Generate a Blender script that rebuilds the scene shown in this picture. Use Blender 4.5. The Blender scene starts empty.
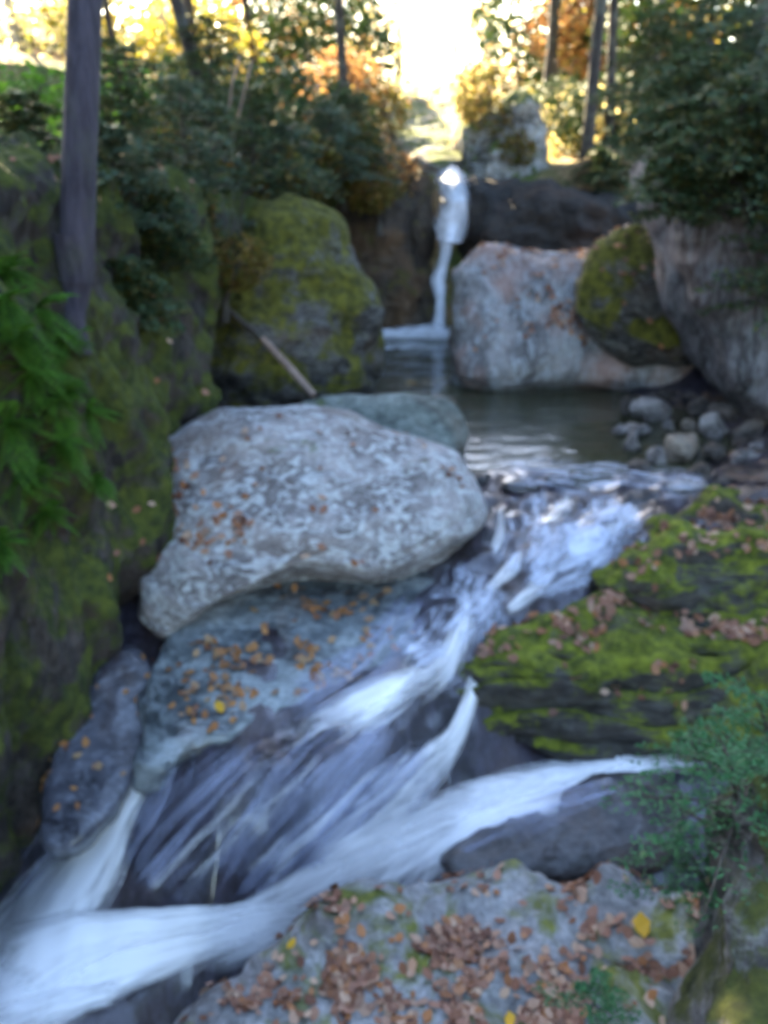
import bpy, math, random
import numpy as np
from mathutils import Vector
R = math.radians
random.seed(7); rng = np.random.default_rng(7)
S = bpy.context.scene
COL = S.collection

# ---------------------------------------------------------------- camera
CAM_Z, PITCH, FPX = 2.2, R(22), 1024*35/36
cd = bpy.data.cameras.new('camera'); cam = bpy.data.objects.new('camera', cd); COL.objects.link(cam)
cam.location = (0, 0, CAM_Z); cam.rotation_euler = (R(90)-PITCH, 0, 0)
cd.sensor_fit = 'VERTICAL'; cd.sensor_height = 36; cd.sensor_width = 27; cd.lens = 35
cd.clip_start = 0.05; cd.clip_end = 2000
cd.dof.use_dof = True; cd.dof.focus_distance = 1.0; cd.dof.aperture_fstop = 5.0; cd.dof.aperture_blades = 0
S.camera = cam
# ---------------------------------------------------------------- world, sun, exposure
SUN_EL, SUN_AZ = 34.0, -28.0          # azimuth from +Y, negative towards -X
w = bpy.data.worlds.new('World'); S.world = w; w.use_nodes = True
nt = w.node_tree; nt.nodes.clear()
sky = nt.nodes.new('ShaderNodeTexSky'); sky.sky_type = 'NISHITA'; sky.sun_disc = False
sky.sun_elevation = R(SUN_EL); sky.sun_rotation = R(SUN_AZ); sky.air_density = 1.0; sky.dust_density = 1.5
bg = nt.nodes.new('ShaderNodeBackground'); bg.inputs[1].default_value = 0.15
wo = nt.nodes.new('ShaderNodeOutputWorld')
nt.links.new(sky.outputs[0], bg.inputs[0]); nt.links.new(bg.outputs[0], wo.inputs[0])
sl = bpy.data.lights.new('sun', 'SUN'); sun = bpy.data.objects.new('sun', sl); COL.objects.link(sun)
sl.energy = 5.0; sl.angle = R(0.5); sl.color = (1.0, 0.82, 0.52)
sd = Vector((math.sin(R(SUN_AZ))*math.cos(R(SUN_EL)), math.cos(R(SUN_AZ))*math.cos(R(SUN_EL)), math.sin(R(SUN_EL))))
sun.rotation_euler = sd.to_track_quat('Z', 'Y').to_euler()
S.view_settings.view_transform = 'Standard'; S.view_settings.look = 'None'
S.view_settings.exposure = 3.65; S.view_settings.gamma = 1.0; S.view_settings.use_curve_mapping = False
S.cycles.use_denoising = True
S.cycles.max_bounces = 6; S.cycles.transparent_max_bounces = 24
S.cycles.sample_clamp_indirect = 6

# ---------------------------------------------------------------- picture rays (used to read places off the photograph)
CP, SP = math.cos(PITCH), math.sin(PITCH)
def ray(px, py):
    px = np.asarray(px, float); py = np.asarray(py, float)
    a = (px-384)/FPX; b = (512-py)/FPX
    return np.stack([a, CP + b*SP, -SP + b*CP], -1)
C0 = np.array([0, 0, CAM_Z])
def atY(px, py, Y):
    r = ray(px, py); return C0 + r*(np.asarray(Y, float)/r[..., 1])[..., None]
def atZ(px, py, z):
    r = ray(px, py); return C0 + r*((np.asarray(z, float)-CAM_Z)/r[..., 2])[..., None]
def proj(P):
    d = P-C0; f = d[..., 1]*CP - d[..., 2]*SP; u = d[..., 1]*SP + d[..., 2]*CP
    return 384+FPX*d[..., 0]/f, 512-FPX*u/f

# ---------------------------------------------------------------- noise
_perm = np.random.default_rng(3).permutation(256); _perm = np.concatenate([_perm]*3)
_g = np.random.default_rng(4).normal(size=(256, 3)); _g /= np.linalg.norm(_g, axis=1)[:, None]
def pn(p):
    i = np.floor(p).astype(int); f = p-i; i &= 255; u = f*f*f*(f*(f*6-15)+10); out = 0
    for dx in (0, 1):
        for dy in (0, 1):
            for dz in (0, 1):
                h = _perm[_perm[_perm[i[..., 0]+dx]+i[..., 1]+dy]+i[..., 2]+dz]
                d = (_g[h]*(f-np.array([dx, dy, dz]))).sum(-1)
                ww = (u[..., 0] if dx else 1-u[..., 0])*(u[..., 1] if dy else 1-u[..., 1])*(u[..., 2] if dz else 1-u[..., 2])
                out = out+d*ww
    return out
def fbm(p, o=4, ridged=False):
    a, s, t = 1.0, 0, 0
    p = np.asarray(p, float)
    for k in range(o):
        n = pn(p*2**k + 17.3*k)
        if ridged: n = 0.5-2*np.abs(n)
        s = s+a*n; a *= 0.5
    return s

# ---------------------------------------------------------------- mesh helpers
def mesh(name, V, F, mat=None, smooth=True, uv=None, attrs=None):
    V = np.asarray(V, np.float32); F = np.asarray(F, np.int32)
    me = bpy.data.meshes.new(name); n, k = F.shape
    me.vertices.add(len(V)); me.vertices.foreach_set('co', V.ravel())
    me.loops.add(n*k); me.loops.foreach_set('vertex_index', F.ravel())
    me.polygons.add(n); me.polygons.foreach_set('loop_start', np.arange(n, dtype=np.int32)*k)
    me.polygons.foreach_set('loop_total', np.full(n, k, np.int32))
    me.polygons.foreach_set('use_smooth', np.full(n, smooth))
    if uv is not None:
        l = me.uv_layers.new(name='UVMap'); l.data.foreach_set('uv', np.asarray(uv, np.float32)[F.ravel()].ravel())
    for an, av in (attrs or {}).items():
        a = me.attributes.new(an, 'FLOAT', 'POINT'); a.data.foreach_set('value', np.asarray(av, np.float32))
    me.update(calc_edges=True); me.validate()
    if mat: me.materials.append(mat)
    return me
def obj(name, V, F, mat, parent=None, origin=None, **kw):
    V = np.asarray(V, float)
    pw = np.array(parent['_o']) if parent is not None else np.zeros(3)
    if origin is None:
        origin = np.array([V[:, 0].mean(), V[:, 1].mean(), V[:, 2].min()]) if parent is None else pw
    origin = np.asarray(origin, float)
    o = bpy.data.objects.new(name, mesh(name, V-origin, F, mat, **kw)); COL.objects.link(o)
    if parent is not None: o.parent = parent; o.location = origin-pw
    else: o.location = origin
    o['_o'] = list(map(float, origin))
    return o
def tag(o, label=None, cat=None, group=None, kind=None):
    if label: o['label'] = label
    if cat: o['category'] = cat
    if group: o['group'] = group
    if kind: o['kind'] = kind
    return o
def empty(name, loc, label, cat, group=None):
    o = bpy.data.objects.new(name, None); COL.objects.link(o); o.location = loc; o['_o'] = list(map(float, loc))
    o.empty_display_size = 0.1
    return tag(o, label, cat, group)
def grid_faces(n, m, wrap=False):
    i, j = np.meshgrid(np.arange(n-1), np.arange(m if wrap else m-1), indexing='ij'); j2 = (j+1) % m
    return np.stack([i*m+j, i*m+j2, (i+1)*m+j2, (i+1)*m+j], -1).reshape(-1, 4)
def vnormals(V, F):
    N = np.zeros_like(V); a = np.cross(V[F[:, 2]]-V[F[:, 0]], V[F[:, 3 if F.shape[1] > 3 else 1]]-V[F[:, 1]])
    if F.shape[1] == 3: a = np.cross(V[F[:, 1]]-V[F[:, 0]], V[F[:, 2]]-V[F[:, 0]])
    for k in range(F.shape[1]): np.add.at(N, F[:, k], a)
    return N/np.maximum(np.linalg.norm(N, axis=1), 1e-9)[:, None]

# ---------------------------------------------------------------- materials
class NB:
    def __init__(s, name):
        s.m = bpy.data.materials.new(name); s.m.use_nodes = True; s.t = s.m.node_tree; s.t.nodes.clear()
        s.out = s.n('ShaderNodeOutputMaterial')
    def n(s, typ, ins=None, **props):
        nd = s.t.nodes.new(typ)
        for k, v in props.items(): setattr(nd, k, v)
        for k, v in (ins or {}).items():
            if hasattr(v, 'is_output') or isinstance(v, bpy.types.NodeSocket): s.t.links.new(v, nd.inputs[k])
            else: nd.inputs[k].default_value = v
        return nd
    def coords(s, scale=(1, 1, 1), rot=(0, 0, 0), kind='Object'):
        tc = s.n('ShaderNodeTexCoord')
        return s.n('ShaderNodeMapping', {0: tc.outputs[kind], 3: scale, 2: rot}).outputs[0]
    def noise(s, vec, scale, detail=4, rough=.55, dist=0):
        return s.n('ShaderNodeTexNoise', {'Vector': vec, 'Scale': scale, 'Detail': detail, 'Roughness': rough, 'Distortion': dist}).outputs[0]
    def ramp(s, fac, stops):
        r = s.n('ShaderNodeValToRGB', {0: fac}); e = r.color_ramp.elements
        while len(e) < len(stops): e.new(.5)
        for a, (p, c) in zip(e, stops):
            a.position = p; a.color = (*c, 1) if isinstance(c, tuple) else (c, c, c, 1)
        return r.outputs[0]
    def mix(s, fac, a, b, mode='MIX'):
        nd = s.n('ShaderNodeMix', data_type='RGBA', blend_type=mode)
        for k, v in ((0, fac), (6, a), (7, b)):
            if isinstance(v, bpy.types.NodeSocket): s.t.links.new(v, nd.inputs[k])
            else: nd.inputs[k].default_value = (*v, 1) if isinstance(v, tuple) else v
        return nd.outputs[2]
    def math(s, op, a, b=0.0, clamp=False):
        nd = s.n('ShaderNodeMath', {0: a, 1: b}, operation=op); nd.use_clamp = clamp; return nd.outputs[0]
    def bump(s, h, strength=.5, dist=.02, normal=None):
        i = {'Strength': strength, 'Distance': dist, 'Height': h}
        if normal: i['Normal'] = normal
        return s.n('ShaderNodeBump', i).outputs[0]
    def surf(s, sh): s.t.links.new(sh, s.out.inputs[0]); return s.m
def nz(b):
    g = b.n('ShaderNodeNewGeometry'); return b.n('ShaderNodeSeparateXYZ', {0: g.outputs['Normal']}).outputs[2]

def rock_mat(name, c=((.16, .15, .16), (.34, .33, .34)), vein=(.5, .5, .5), vein_amt=.25, moss=None, mossc=((.035, .05, .008), (.10, .13, .02)),
             moss_lo=-.1, rough=.75, stretch=(1, 1, 2.5), rot=(0, 0, 0), scale=1.0, rust=0.15, rustc=(.26, .12, .06), wet=0.0, bump=.6, vscale=1.0):
    c = (tuple(x*.62 for x in c[0]), c[1])  # dark tone deepened in the colour to stand in for shade in cavities
    b = NB(name)
    v = b.coords(stretch, rot); v0 = b.coords()
    n1 = b.noise(v, 2.2*scale, 8, .62, .4); n2 = b.noise(v0, 9*scale, 6, .6); n3 = b.noise(v, 26*scale, 5, .7)
    n4 = b.noise(v0, 1.3*scale, 4, .5, .8); vs_ = 5.5*scale*vscale
    col = b.ramp(b.math('ADD', b.math('MULTIPLY', n1, .7), b.math('MULTIPLY', n2, .3)), [(.42, c[0]), (.58, c[1])])
    vn = b.ramp(b.noise(v, vs_, 7, .7, 1.6), [(.49, 0.0), (.56, 1.0)])
    col = b.mix(b.math('MULTIPLY', vn, vein_amt), col, vein)
    col = b.mix(b.ramp(n3, [(.35, .55), (.65, 0.0)]), col, tuple(x*.35 for x in c[0]))  # hollows of the fine bump painted darker
    if rust: col = b.mix(b.math('MULTIPLY', b.ramp(n4, [(.5, 0.0), (.66, 1.0)]), rust), col, rustc)
    h = b.math('ADD', b.math('MULTIPLY', n2, .6), b.math('MULTIPLY', n3, .5))
    rg = rough
    if moss is not None:
        z = nz(b)
        nm = b.noise(v0, 3.2, 6, .65, .5)
        k = b.math('ADD', b.math('MULTIPLY', z, .3), b.math('ADD', b.math('MULTIPLY', nm, 1.5), moss-.55))
        k = b.ramp(k, [(.40, 0.0), (.58, 1.0)])
        mc = b.ramp(b.noise(v0, 14, 5, .7), [(.35, mossc[0]), (.65, mossc[1])])
        col = b.mix(k, col, mc)
        h = b.math('ADD', h, b.math('MULTIPLY', b.noise(v0, 60, 3, .7), .4))
        rg = b.math('ADD', b.math('MULTIPLY', k, .95-rough), rough)
    p = b.n('ShaderNodeBsdfPrincipled', {'Base Color': col, 'Roughness': rg, 'Normal': b.bump(h, bump, .03)})
    if wet: p.inputs['Coat Weight'].default_value = wet; p.inputs['Coat Roughness'].default_value = .12
    return b.surf(p.outputs[0])

def leaf_mat(name, cols, trans=.35, rough=.6):
    b = NB(name); g = b.n('ShaderNodeNewGeometry')
    n = len(cols); col = b.ramp(g.outputs['Random Per Island'], [(i/(n-1), c) for i, c in enumerate(cols)])
    d = b.n('ShaderNodeBsdfPrincipled', {'Base Color': col, 'Roughness': rough, 'Specular IOR Level': .3})
    t = b.n('ShaderNodeBsdfTranslucent', {'Color': col})
    return b.surf(b.n('ShaderNodeMixShader', {0: trans, 1: d.outputs[0], 2: t.outputs[0]}).outputs[0])
def bark_mat(name, c0, c1, lich=(.2, .22, .17), lam=.3):
    b = NB(name); v = b.coords((1, 1, .18)); v0 = b.coords()
    n = b.noise(v, 22, 6, .65, .5)
    col = b.ramp(n, [(.3, c0), (.7, c1)])
    col = b.mix(b.math('MULTIPLY', b.ramp(b.noise(v0, 5, 5, .6), [(.5, 0.0), (.62, 1.0)]), lam), col, lich)
    return b.surf(b.n('ShaderNodeBsdfPrincipled', {'Base Color': col, 'Roughness': .9, 'Normal': b.bump(n, .9, .03)}).outputs[0])

M = {}
M['boulder'] = rock_mat('pale_boulder_stone', ((.23, .20, .195), (.43, .40, .395)), (.66, .69, .70), .75, moss=-.2, vscale=1.5, rust=.5, rustc=(.26, .19, .15), stretch=(1, 1.3, 1.8), rot=(.5, .3, .2))
M['greenish'] = rock_mat('greenish_stone', ((.09, .115, .10), (.23, .265, .24)), (.36, .4, .37), .35, rust=.2, moss=-.2)
M['wet_shelf'] = rock_mat('wet_shelf_stone', ((.065, .08, .095), (.235, .275, .295)), (.40, .45, .47), .45, rust=.5, rustc=(.16, .085, .045), rough=.35, wet=.6, stretch=(1, 1, 4), rot=(.3, .4, 0))
M['wet_blue'] = rock_mat('wet_blue_purple_stone', ((.03, .03, .045), (.11, .115, .15)), (.25, .27, .33), .4, rust=.4, rustc=(.12, .07, .04), rough=.35, wet=.6)
M['bed'] = rock_mat('wet_bed_rock', ((.013, .010, .017), (.05, .041, .06)), (.12, .11, .16), .35, rust=.3, rustc=(.11, .065, .05), rough=.3, wet=.8, stretch=(3, 1, 1), rot=(0, 0, .6), scale=.9)
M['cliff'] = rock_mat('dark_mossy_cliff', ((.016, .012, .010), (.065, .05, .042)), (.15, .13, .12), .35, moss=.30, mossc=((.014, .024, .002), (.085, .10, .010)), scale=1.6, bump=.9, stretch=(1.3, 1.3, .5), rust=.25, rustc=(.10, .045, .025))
M['mossy'] = rock_mat('mossy_stone', ((.035, .03, .028), (.14, .13, .125)), (.34, .34, .33), .45, moss=.16, scale=1.5, mossc=((.018, .024, .004), (.08, .088, .012)), stretch=(1, 1, 1.4))
M['bulge'] = rock_mat('mossy_cliff_stone', ((.03, .024, .02), (.13, .12, .11)), (.36, .36, .34), .4, moss=.25, scale=1.5, mossc=((.025, .028, .003), (.155, .145, .012)), bump=.9)
M['ledge'] = rock_mat('mossy_ledge_stone', ((.022, .018, .016), (.085, .075, .065)), (.2, .2, .17), .3, moss=.16, mossc=((.03, .042, .003), (.18, .205, .014)), stretch=(.6, .6, 4), rust=.2)
M['farboulder'] = rock_mat('pinkish_boulder_stone', ((.19, .175, .175), (.36, .34, .335)), (.50, .54, .57), .55, rust=.6, rustc=(.36, .20, .15), stretch=(1.6, 1, .7), rot=(0, .5, 0))
M['leaning'] = rock_mat('smooth_grey_stone', ((.04, .036, .040), (.16, .145, .155)), (.32, .33, .34), .5, moss=.0, stretch=(3, 2, .5), rot=(0, -.4, 0), rust=.15)
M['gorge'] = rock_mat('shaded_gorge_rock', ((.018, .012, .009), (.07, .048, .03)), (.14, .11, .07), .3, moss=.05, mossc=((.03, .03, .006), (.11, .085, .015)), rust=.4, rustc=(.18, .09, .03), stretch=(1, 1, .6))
M['darkgorge'] = rock_mat('recess_shade_rock', ((.012, .01, .01), (.04, .034, .03)), (.07, .065, .06), .3, rust=.1)  # near-black colour stands in for the shade of the recess
M['pale_face'] = rock_mat('pale_sun_tone_rock', ((.10, .09, .07), (.42, .38, .31)), (.6, .6, .58), .6, moss=.10, rust=.2)  # pale tone stands in for sunlit faces around the falls
M['foreground'] = rock_mat('grey_foreground_stone', ((.20, .20, .20), (.36, .36, .37)), (.44, .45, .46), .3, moss=-.06, mossc=((.06, .07, .01), (.17, .18, .03)), stretch=(1.4, 1, 3), rot=(.4, .5, .7), rust=.15, bump=.8)
M['brown_wet'] = rock_mat('brown_wet_stone', ((.018, .015, .016), (.075, .062, .06)), (.2, .2, .2), .3, rust=.9, rustc=(.11, .07, .045), rough=.45, wet=.35)
M['cobble'] = rock_mat('cobble_stone', ((.12, .10, .095), (.42, .38, .37)), (.55, .55, .55), .3, rust=.3, scale=2)
M['cobble_dark'] = rock_mat('dark_cobble_stone', ((.05, .038, .032), (.18, .14, .12)), (.35, .33, .3), .2, rust=.3, scale=2)
M['cobble_brown'] = rock_mat('tan_cobble_stone', ((.16, .12, .09), (.40, .33, .26)), (.5, .45, .4), .3, rust=.3, scale=2)
M['litter'] = leaf_mat('dead_leaves', [(.10, .045, .03), (.24, .11, .07), (.36, .19, .13), (.20, .085, .05), (.44, .27, .19), (.36, .15, .055), (.15, .07, .05), (.5, .34, .24), (.27, .14, .10)], .2)
M['litter_orange'] = leaf_mat('orange_dead_leaves', [(.34, .14, .05), (.44, .22, .08), (.22, .10, .06), (.42, .28, .15), (.30, .18, .12)], .25)
M['yellow_leaf'] = leaf_mat('yellow_leaf_skin', [(.62, .36, .03), (.62, .36, .03)], .3)
M['hemlock'] = leaf_mat('hemlock_needles', [(.02, .04, .016), (.045, .085, .035), (.08, .13, .06), (.05, .06, .02), (.15, .13, .035)], .3)
M['hemlock_pale'] = leaf_mat('bluish_hemlock_needles', [(.05, .09, .05), (.10, .15, .10), (.04, .07, .035), (.14, .14, .06)], .3)
M['sapling'] = leaf_mat('sapling_needles', [(.025, .10, .035), (.05, .17, .06), (.08, .20, .08), (.03, .08, .03)], .35)
M['fern'] = leaf_mat('fern_green', [(.05, .15, .015), (.12, .27, .03), (.08, .20, .02), (.03, .08, .012)], .4)
M['autumn'] = leaf_mat('sunlit_autumn_leaves', [(.30, .26, .03), (.42, .34, .05), (.22, .28, .04), (.5, .32, .07), (.16, .24, .04)], .5)
M['autumn_rust'] = leaf_mat('rusty_autumn_leaves', [(.34, .16, .06), (.45, .26, .10), (.22, .10, .05), (.40, .33, .10)], .45)
M['olive'] = leaf_mat('olive_rusty_leaves', [(.09, .10, .014), (.22, .16, .025), (.04, .06, .012), (.26, .12, .04), (.12, .13, .02), (.34, .24, .07)], .45)
M['glow'] = leaf_mat('sun_glow_tone_leaves', [(.75, .62, .28), (.8, .7, .4), (.6, .55, .15)], .75)  # pale colour and high translucency stand in for sun glow in the gaps
M['canopy'] = leaf_mat('dark_canopy_leaves', [(.03, .06, .02), (.05, .09, .025), (.07, .09, .02)], .15)
M['bark'] = bark_mat('grey_purple_bark', (.022, .018, .026), (.085, .072, .092), (.09, .10, .07))
M['bark_dark'] = bark_mat('dark_bark', (.02, .016, .013), (.08, .065, .055))
M['bark_pale'] = bark_mat('pale_bark', (.24, .21, .17), (.46, .42, .34), (.5, .48, .42))
M['wood'] = bark_mat('bleached_wood', (.20, .13, .10), (.42, .30, .24), lam=.1)

# ---------------------------------------------------------------- rocks: an outline seen from here given its own distance, dip and thickness
def catmull(P, n):
    P = np.asarray(P, float); k = len(P); t = np.linspace(0, k, n, endpoint=False); i = t.astype(int); f = (t-i)[:, None]
    p0, p1, p2, p3 = P[(i-1) % k], P[i % k], P[(i+1) % k], P[(i+2) % k]
    return .5*((2*p1)+(-p0+p2)*f+(2*p0-5*p1+4*p2-p3)*f*f+(-p0+3*p1-3*p2+p3)*f**3)
def open_catmull(P, n):
    P = np.asarray(P, float); Q = np.vstack([2*P[0]-P[1], P, 2*P[-1]-P[-2]])
    t = np.linspace(0, len(P)-1-1e-6, n); i = t.astype(int); f = (t-i)[:, None]
    p0, p1, p2, p3 = Q[i], Q[i+1], Q[i+2], Q[i+3]
    return .5*((2*p1)+(-p0+p2)*f+(2*p0-5*p1+4*p2-p3)*f*f+(-p0+3*p1-3*p2+p3)*f**3)
def rock(name, outline, ctr, Y, dip, front, back, mat, label=None, cat='rock', group=None, p=2.4, amp=.05, fs=1.6, strata=0, sfreq=9,
         res=(90, 44), yaw=0, parent=None, seed=0, ridge=.5, cuts=16, cut=.12, rag=.035):
    nu, nr = res
    O = catmull(outline, nu); ctr = np.asarray(ctr, float)
    an_ = np.linspace(0, 2*np.pi, nu, endpoint=False)
    rg_ = fbm(np.stack([np.cos(an_)*2.2, np.sin(an_)*2.2, an_*0+seed*3.3+len(outline)], -1), 4)
    O = ctr+(O-ctr)*(1+rag*2.2*rg_)[:, None]
    P0 = atY(*ctr, Y); d = R(dip); N = np.array([math.sin(R(yaw)), -math.cos(d)*math.cos(R(yaw)), math.sin(d)]); N /= np.linalg.norm(N)
    a = np.linspace(0, math.pi, 2*nr+1)
    r = np.sin(a)**.85; s = np.cos(a)
    V = []
    for k, (ri, si) in enumerate(zip(r, s)):
        q = ctr+(O-ctr)*ri
        dr = ray(q[:, 0], q[:, 1]); t = ((P0-C0)@N)/(dr@N)
        B = C0+dr*t[:, None]
        h = (1-min(ri, 1)**p)**(1/p)
        L = np.linalg.norm(dr, axis=1)[:, None]
        V.append(B - dr/L*(front*h) if si >= 0 else B + (dr/L*.6 - N*.8)*(back*h))
    V = np.concatenate(V); F = grid_faces(2*nr+1, nu, True)
    Nn = vnormals(V, F)
    c = V.mean(0)
    rr = np.random.default_rng(seed*13+len(outline)+int(Y*10))
    for _ in range(cuts):
        nn_ = rr.normal(size=3); nn_ /= np.linalg.norm(nn_); pj = (V-c)@nn_; lim = pj.max()*(1-rr.uniform(.25, 1)*cut)
        V = V-nn_*(np.maximum(pj-lim, 0)*.85)[:, None]
    Nn = vnormals(V, F)
    if ((V-c)*Nn).sum() < 0: F = F[:, ::-1]; Nn = -Nn
    q = V*fs+seed*7.7
    disp = amp*1.35*(fbm(q, 6)*1.3 + ridge*fbm(q*.8+31, 5, True)*.7)
    if strata:
        zz = V[:, 2]*sfreq + fbm(V*.8+5, 3)*1.6
        f = zz-np.floor(zz); disp = disp + strata*(np.minimum(f*1.3, 1)-.5)*(1-np.abs(Nn[:, 2])*.5)
    V = V+Nn*disp[:, None]
    o = obj(name, V, F, M[mat], parent)
    o['_f'] = 1
    if parent is None: tag(o, label, cat, group)
    SURF[o.name] = (V, F)
    return o
SURF = {}

# ---------------------------------------------------------------- stream bed (height field read at known picture points)
bedpts = [(480,472,-.03),(560,470,-.03),(640,478,-.03),(700,480,.0),(768,480,.05),(520,510,-.06),(620,510,-.08),(670,500,-.05),
 (560,550,-.15),(500,560,-.20),(460,575,-.25),(600,560,-.18),(640,590,-.3),(470,640,-.40),(420,640,-.42),(380,660,-.46),(530,640,-.45),
 (430,700,-.55),(350,720,-.60),(300,740,-.68),(460,740,-.72),(200,780,-.78),(150,800,-.92),(260,780,-.72),(320,790,-.72),(390,770,-.70),
 (220,840,-.92),(320,850,-.92),(430,800,-.88),(130,810,-1.05),(100,860,-1.28),(70,890,-1.4),(30,950,-1.5),(250,908,-1.28),(340,905,-1.22),
 (160,925,-1.35),(150,965,-1.45),(250,945,-1.42),(0,1000,-1.58),(100,1010,-1.55),(400,862,-1.12),(480,815,-1.02),(560,785,-.96),(650,770,-.92),
 (540,835,-1.0),(480,860,-1.1),(620,840,-1.0),(700,800,-.95),(100,720,-.85),(60,780,-1.1),(200,700,-.6),(250,640,-.4),(0,870,-1.5),(400,560,-.3),(300,560,-.35),
 (300,1000,-1.6),(450,1000,-1.5),(600,950,-1.4),(740,950,-1.3),(-60,1000,-1.6),(-60,860,-1.3)]
bp = np.array([atZ(a, b, c) for a, b, c in bedpts])
extra = np.array([(0,7.4,-.35),(1,7.4,-.4),(2,7.2,-.25),(0,8.4,-.35),(1,8.4,-.3),(2.6,7,.02),(3.2,7,.4),(3,8,.5),(0,9.4,-.25),(.4,10.4,-.2),(1.4,9.6,.2),(-1,9,.4),(-1.6,7.5,.3),(-1.6,6,.0),
  (-2.4,5,.2),(-2.6,4,.0),(2.6,5.5,.0),(3.6,5,.1),(3,4,-.5),(-2.2,3,-.8),(2.4,2.6,-.8),(-1,1.6,-1.6),(1,1.4,-1.4),(.5,11.6,0.2),(2.5,10,.8),(-2,10.5,.9)])
CT = np.vstack([bp, extra])
def tps(r): return np.where(r > 1e-9, r*r*np.log(np.maximum(r, 1e-9)), 0)
_D = np.linalg.norm(CT[:, None, :2]-CT[None, :, :2], axis=-1); n = len(CT)
A = np.zeros((n+3, n+3)); A[:n, :n] = tps(_D)+np.eye(n)*.02; A[:n, n] = 1; A[:n, n+1:] = CT[:, :2]; A[n, :n] = 1; A[n+1:, :n] = CT[:, :2].T
_w = np.linalg.solve(A, np.concatenate([CT[:, 2], [0, 0, 0]]))
def bed(x, y):
    x = np.asarray(x, float); y = np.asarray(y, float); sh = x.shape; X = np.stack([x.ravel(), y.ravel()], -1)
    out = np.empty(len(X))
    for i in range(0, len(X), 20000):
        q = X[i:i+20000]; r = np.linalg.norm(q[:, None]-CT[None, :, :2], axis=-1)
        out[i:i+20000] = tps(r)@_w[:n]+_w[n]+q@_w[n+1:]
    return out.reshape(sh)
def bed_hit(px, py, lift=0.0):
    r = ray(px, py); lo = np.full(r.shape[:-1], 1.5); hi = np.full(r.shape[:-1], 16.0)
    g = np.linspace(1.5, 14, 120); hit = np.full(lo.shape, 14.0); done = np.zeros(lo.shape, bool)
    for t in g:
        P = C0+r*t; below = P[..., 2] < bed(P[..., 0], P[..., 1])+lift
        new = below & ~done; hit[new] = t; done |= below
    lo = hit-(g[1]-g[0]); hi = hit
    for _ in range(12):
        m = (lo+hi)/2; P = C0+r*m[..., None]; b_ = P[..., 2] < bed(P[..., 0], P[..., 1])+lift
        hi = np.where(b_, m, hi); lo = np.where(b_, lo, m)
    return C0+r*hi[..., None]
nx, ny = 300, 420
X, Yg = np.meshgrid(np.linspace(-3.2, 4.2, nx), np.linspace(1.2, 12.0, ny), indexing='xy')
Zb = bed(X, Yg)
pt = np.stack([X, Yg, Zb], -1).reshape(-1, 3)
flow = pt*np.array([2.2, 1.2, 1.5])
dz = .06*fbm(flow, 5)+.045*fbm(pt*1.1+9, 3, True)+.06*fbm(pt*5+3, 4)*np.exp(-((pt[:, 1]-5.7)/.7)**2)
pt[:, 2] += dz*np.clip((6.6-pt[:, 1])*1.5, .25, 1)
o = obj('streambed', pt, grid_faces(ny, nx), M['bed']); tag(o, kind='structure')

# forest floor: one sheet with the gorge cut into it, out to the horizon
def floor_h(x, y):
    c = .45+.02*(y-11)                                   # line of the gorge
    d = np.abs(x-c)
    wdt = np.where(y < 10.5, 1.9+.0*y, .8+.10*(y-10.5))
    base = np.where(y < 10.8, -1.9, np.clip(1.45+.05*(y-11), 0, 3.2))
    base = np.where(y > 60, 3.9+.03*(y-60)*0, base)
    left = (x < c)
    wdt = np.where(left & (y < 9), 2.5, wdt)
    side = np.clip((d-wdt), 0, 60)
    s = np.where(left, 3.3*(1-np.exp(-side/1.0))+.28*side, 2.6*(1-np.exp(-side/1.2))+.22*side)
    s = np.where(y > 10.8, np.where(left, 1.0*(1-np.exp(-side/1.6))+.12*side, .35*(1-np.exp(-side/2))+.09*side), s)
    return base+np.minimum(s, 14)
gx = np.concatenate([-np.geomspace(900, 9, 26), np.linspace(-8.5, 9.5, 120), np.geomspace(10, 900, 26)])
gy = np.concatenate([-np.geomspace(900, 8, 16), np.linspace(-7, 30, 190), np.geomspace(31, 1200, 40)])
X, Yg = np.meshgrid(gx, gy, indexing='xy'); Zf = floor_h(X, Yg)
near = np.exp(-((X/30)**2+((Yg-12)/30)**2))
Zf = Zf+(.25*fbm(np.stack([X*.5, Yg*.5, X*0], -1), 4))*np.where((np.abs(X) < 60), 1, 4)
bn = NB('forest_floor'); v0 = bn.coords()
k = bn.ramp(bn.noise(v0, 1.4, 6, .6), [(.42, 0.0), (.6, 1.0)])
col = bn.mix(k, bn.ramp(bn.noise(v0, 24, 4, .7), [(.3, (.10, .055, .03)), (.5, (.26, .16, .08)), (.72, (.42, .30, .16))]), bn.ramp(bn.noise(v0, 9, 5, .6), [(.35, (.03, .05, .01)), (.65, (.11, .14, .03))]))
M['floor'] = bn.surf(bn.n('ShaderNodeBsdfPrincipled', {'Base Color': col, 'Roughness': .95, 'Normal': bn.bump(bn.noise(v0, 30, 4, .7), .8, .04)}).outputs[0])
o = obj('ground', np.stack([X, Yg, Zf], -1).reshape(-1, 3), grid_faces(len(gy), len(gx)), M['floor']); tag(o, kind='structure')
FLOOR = None

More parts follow.
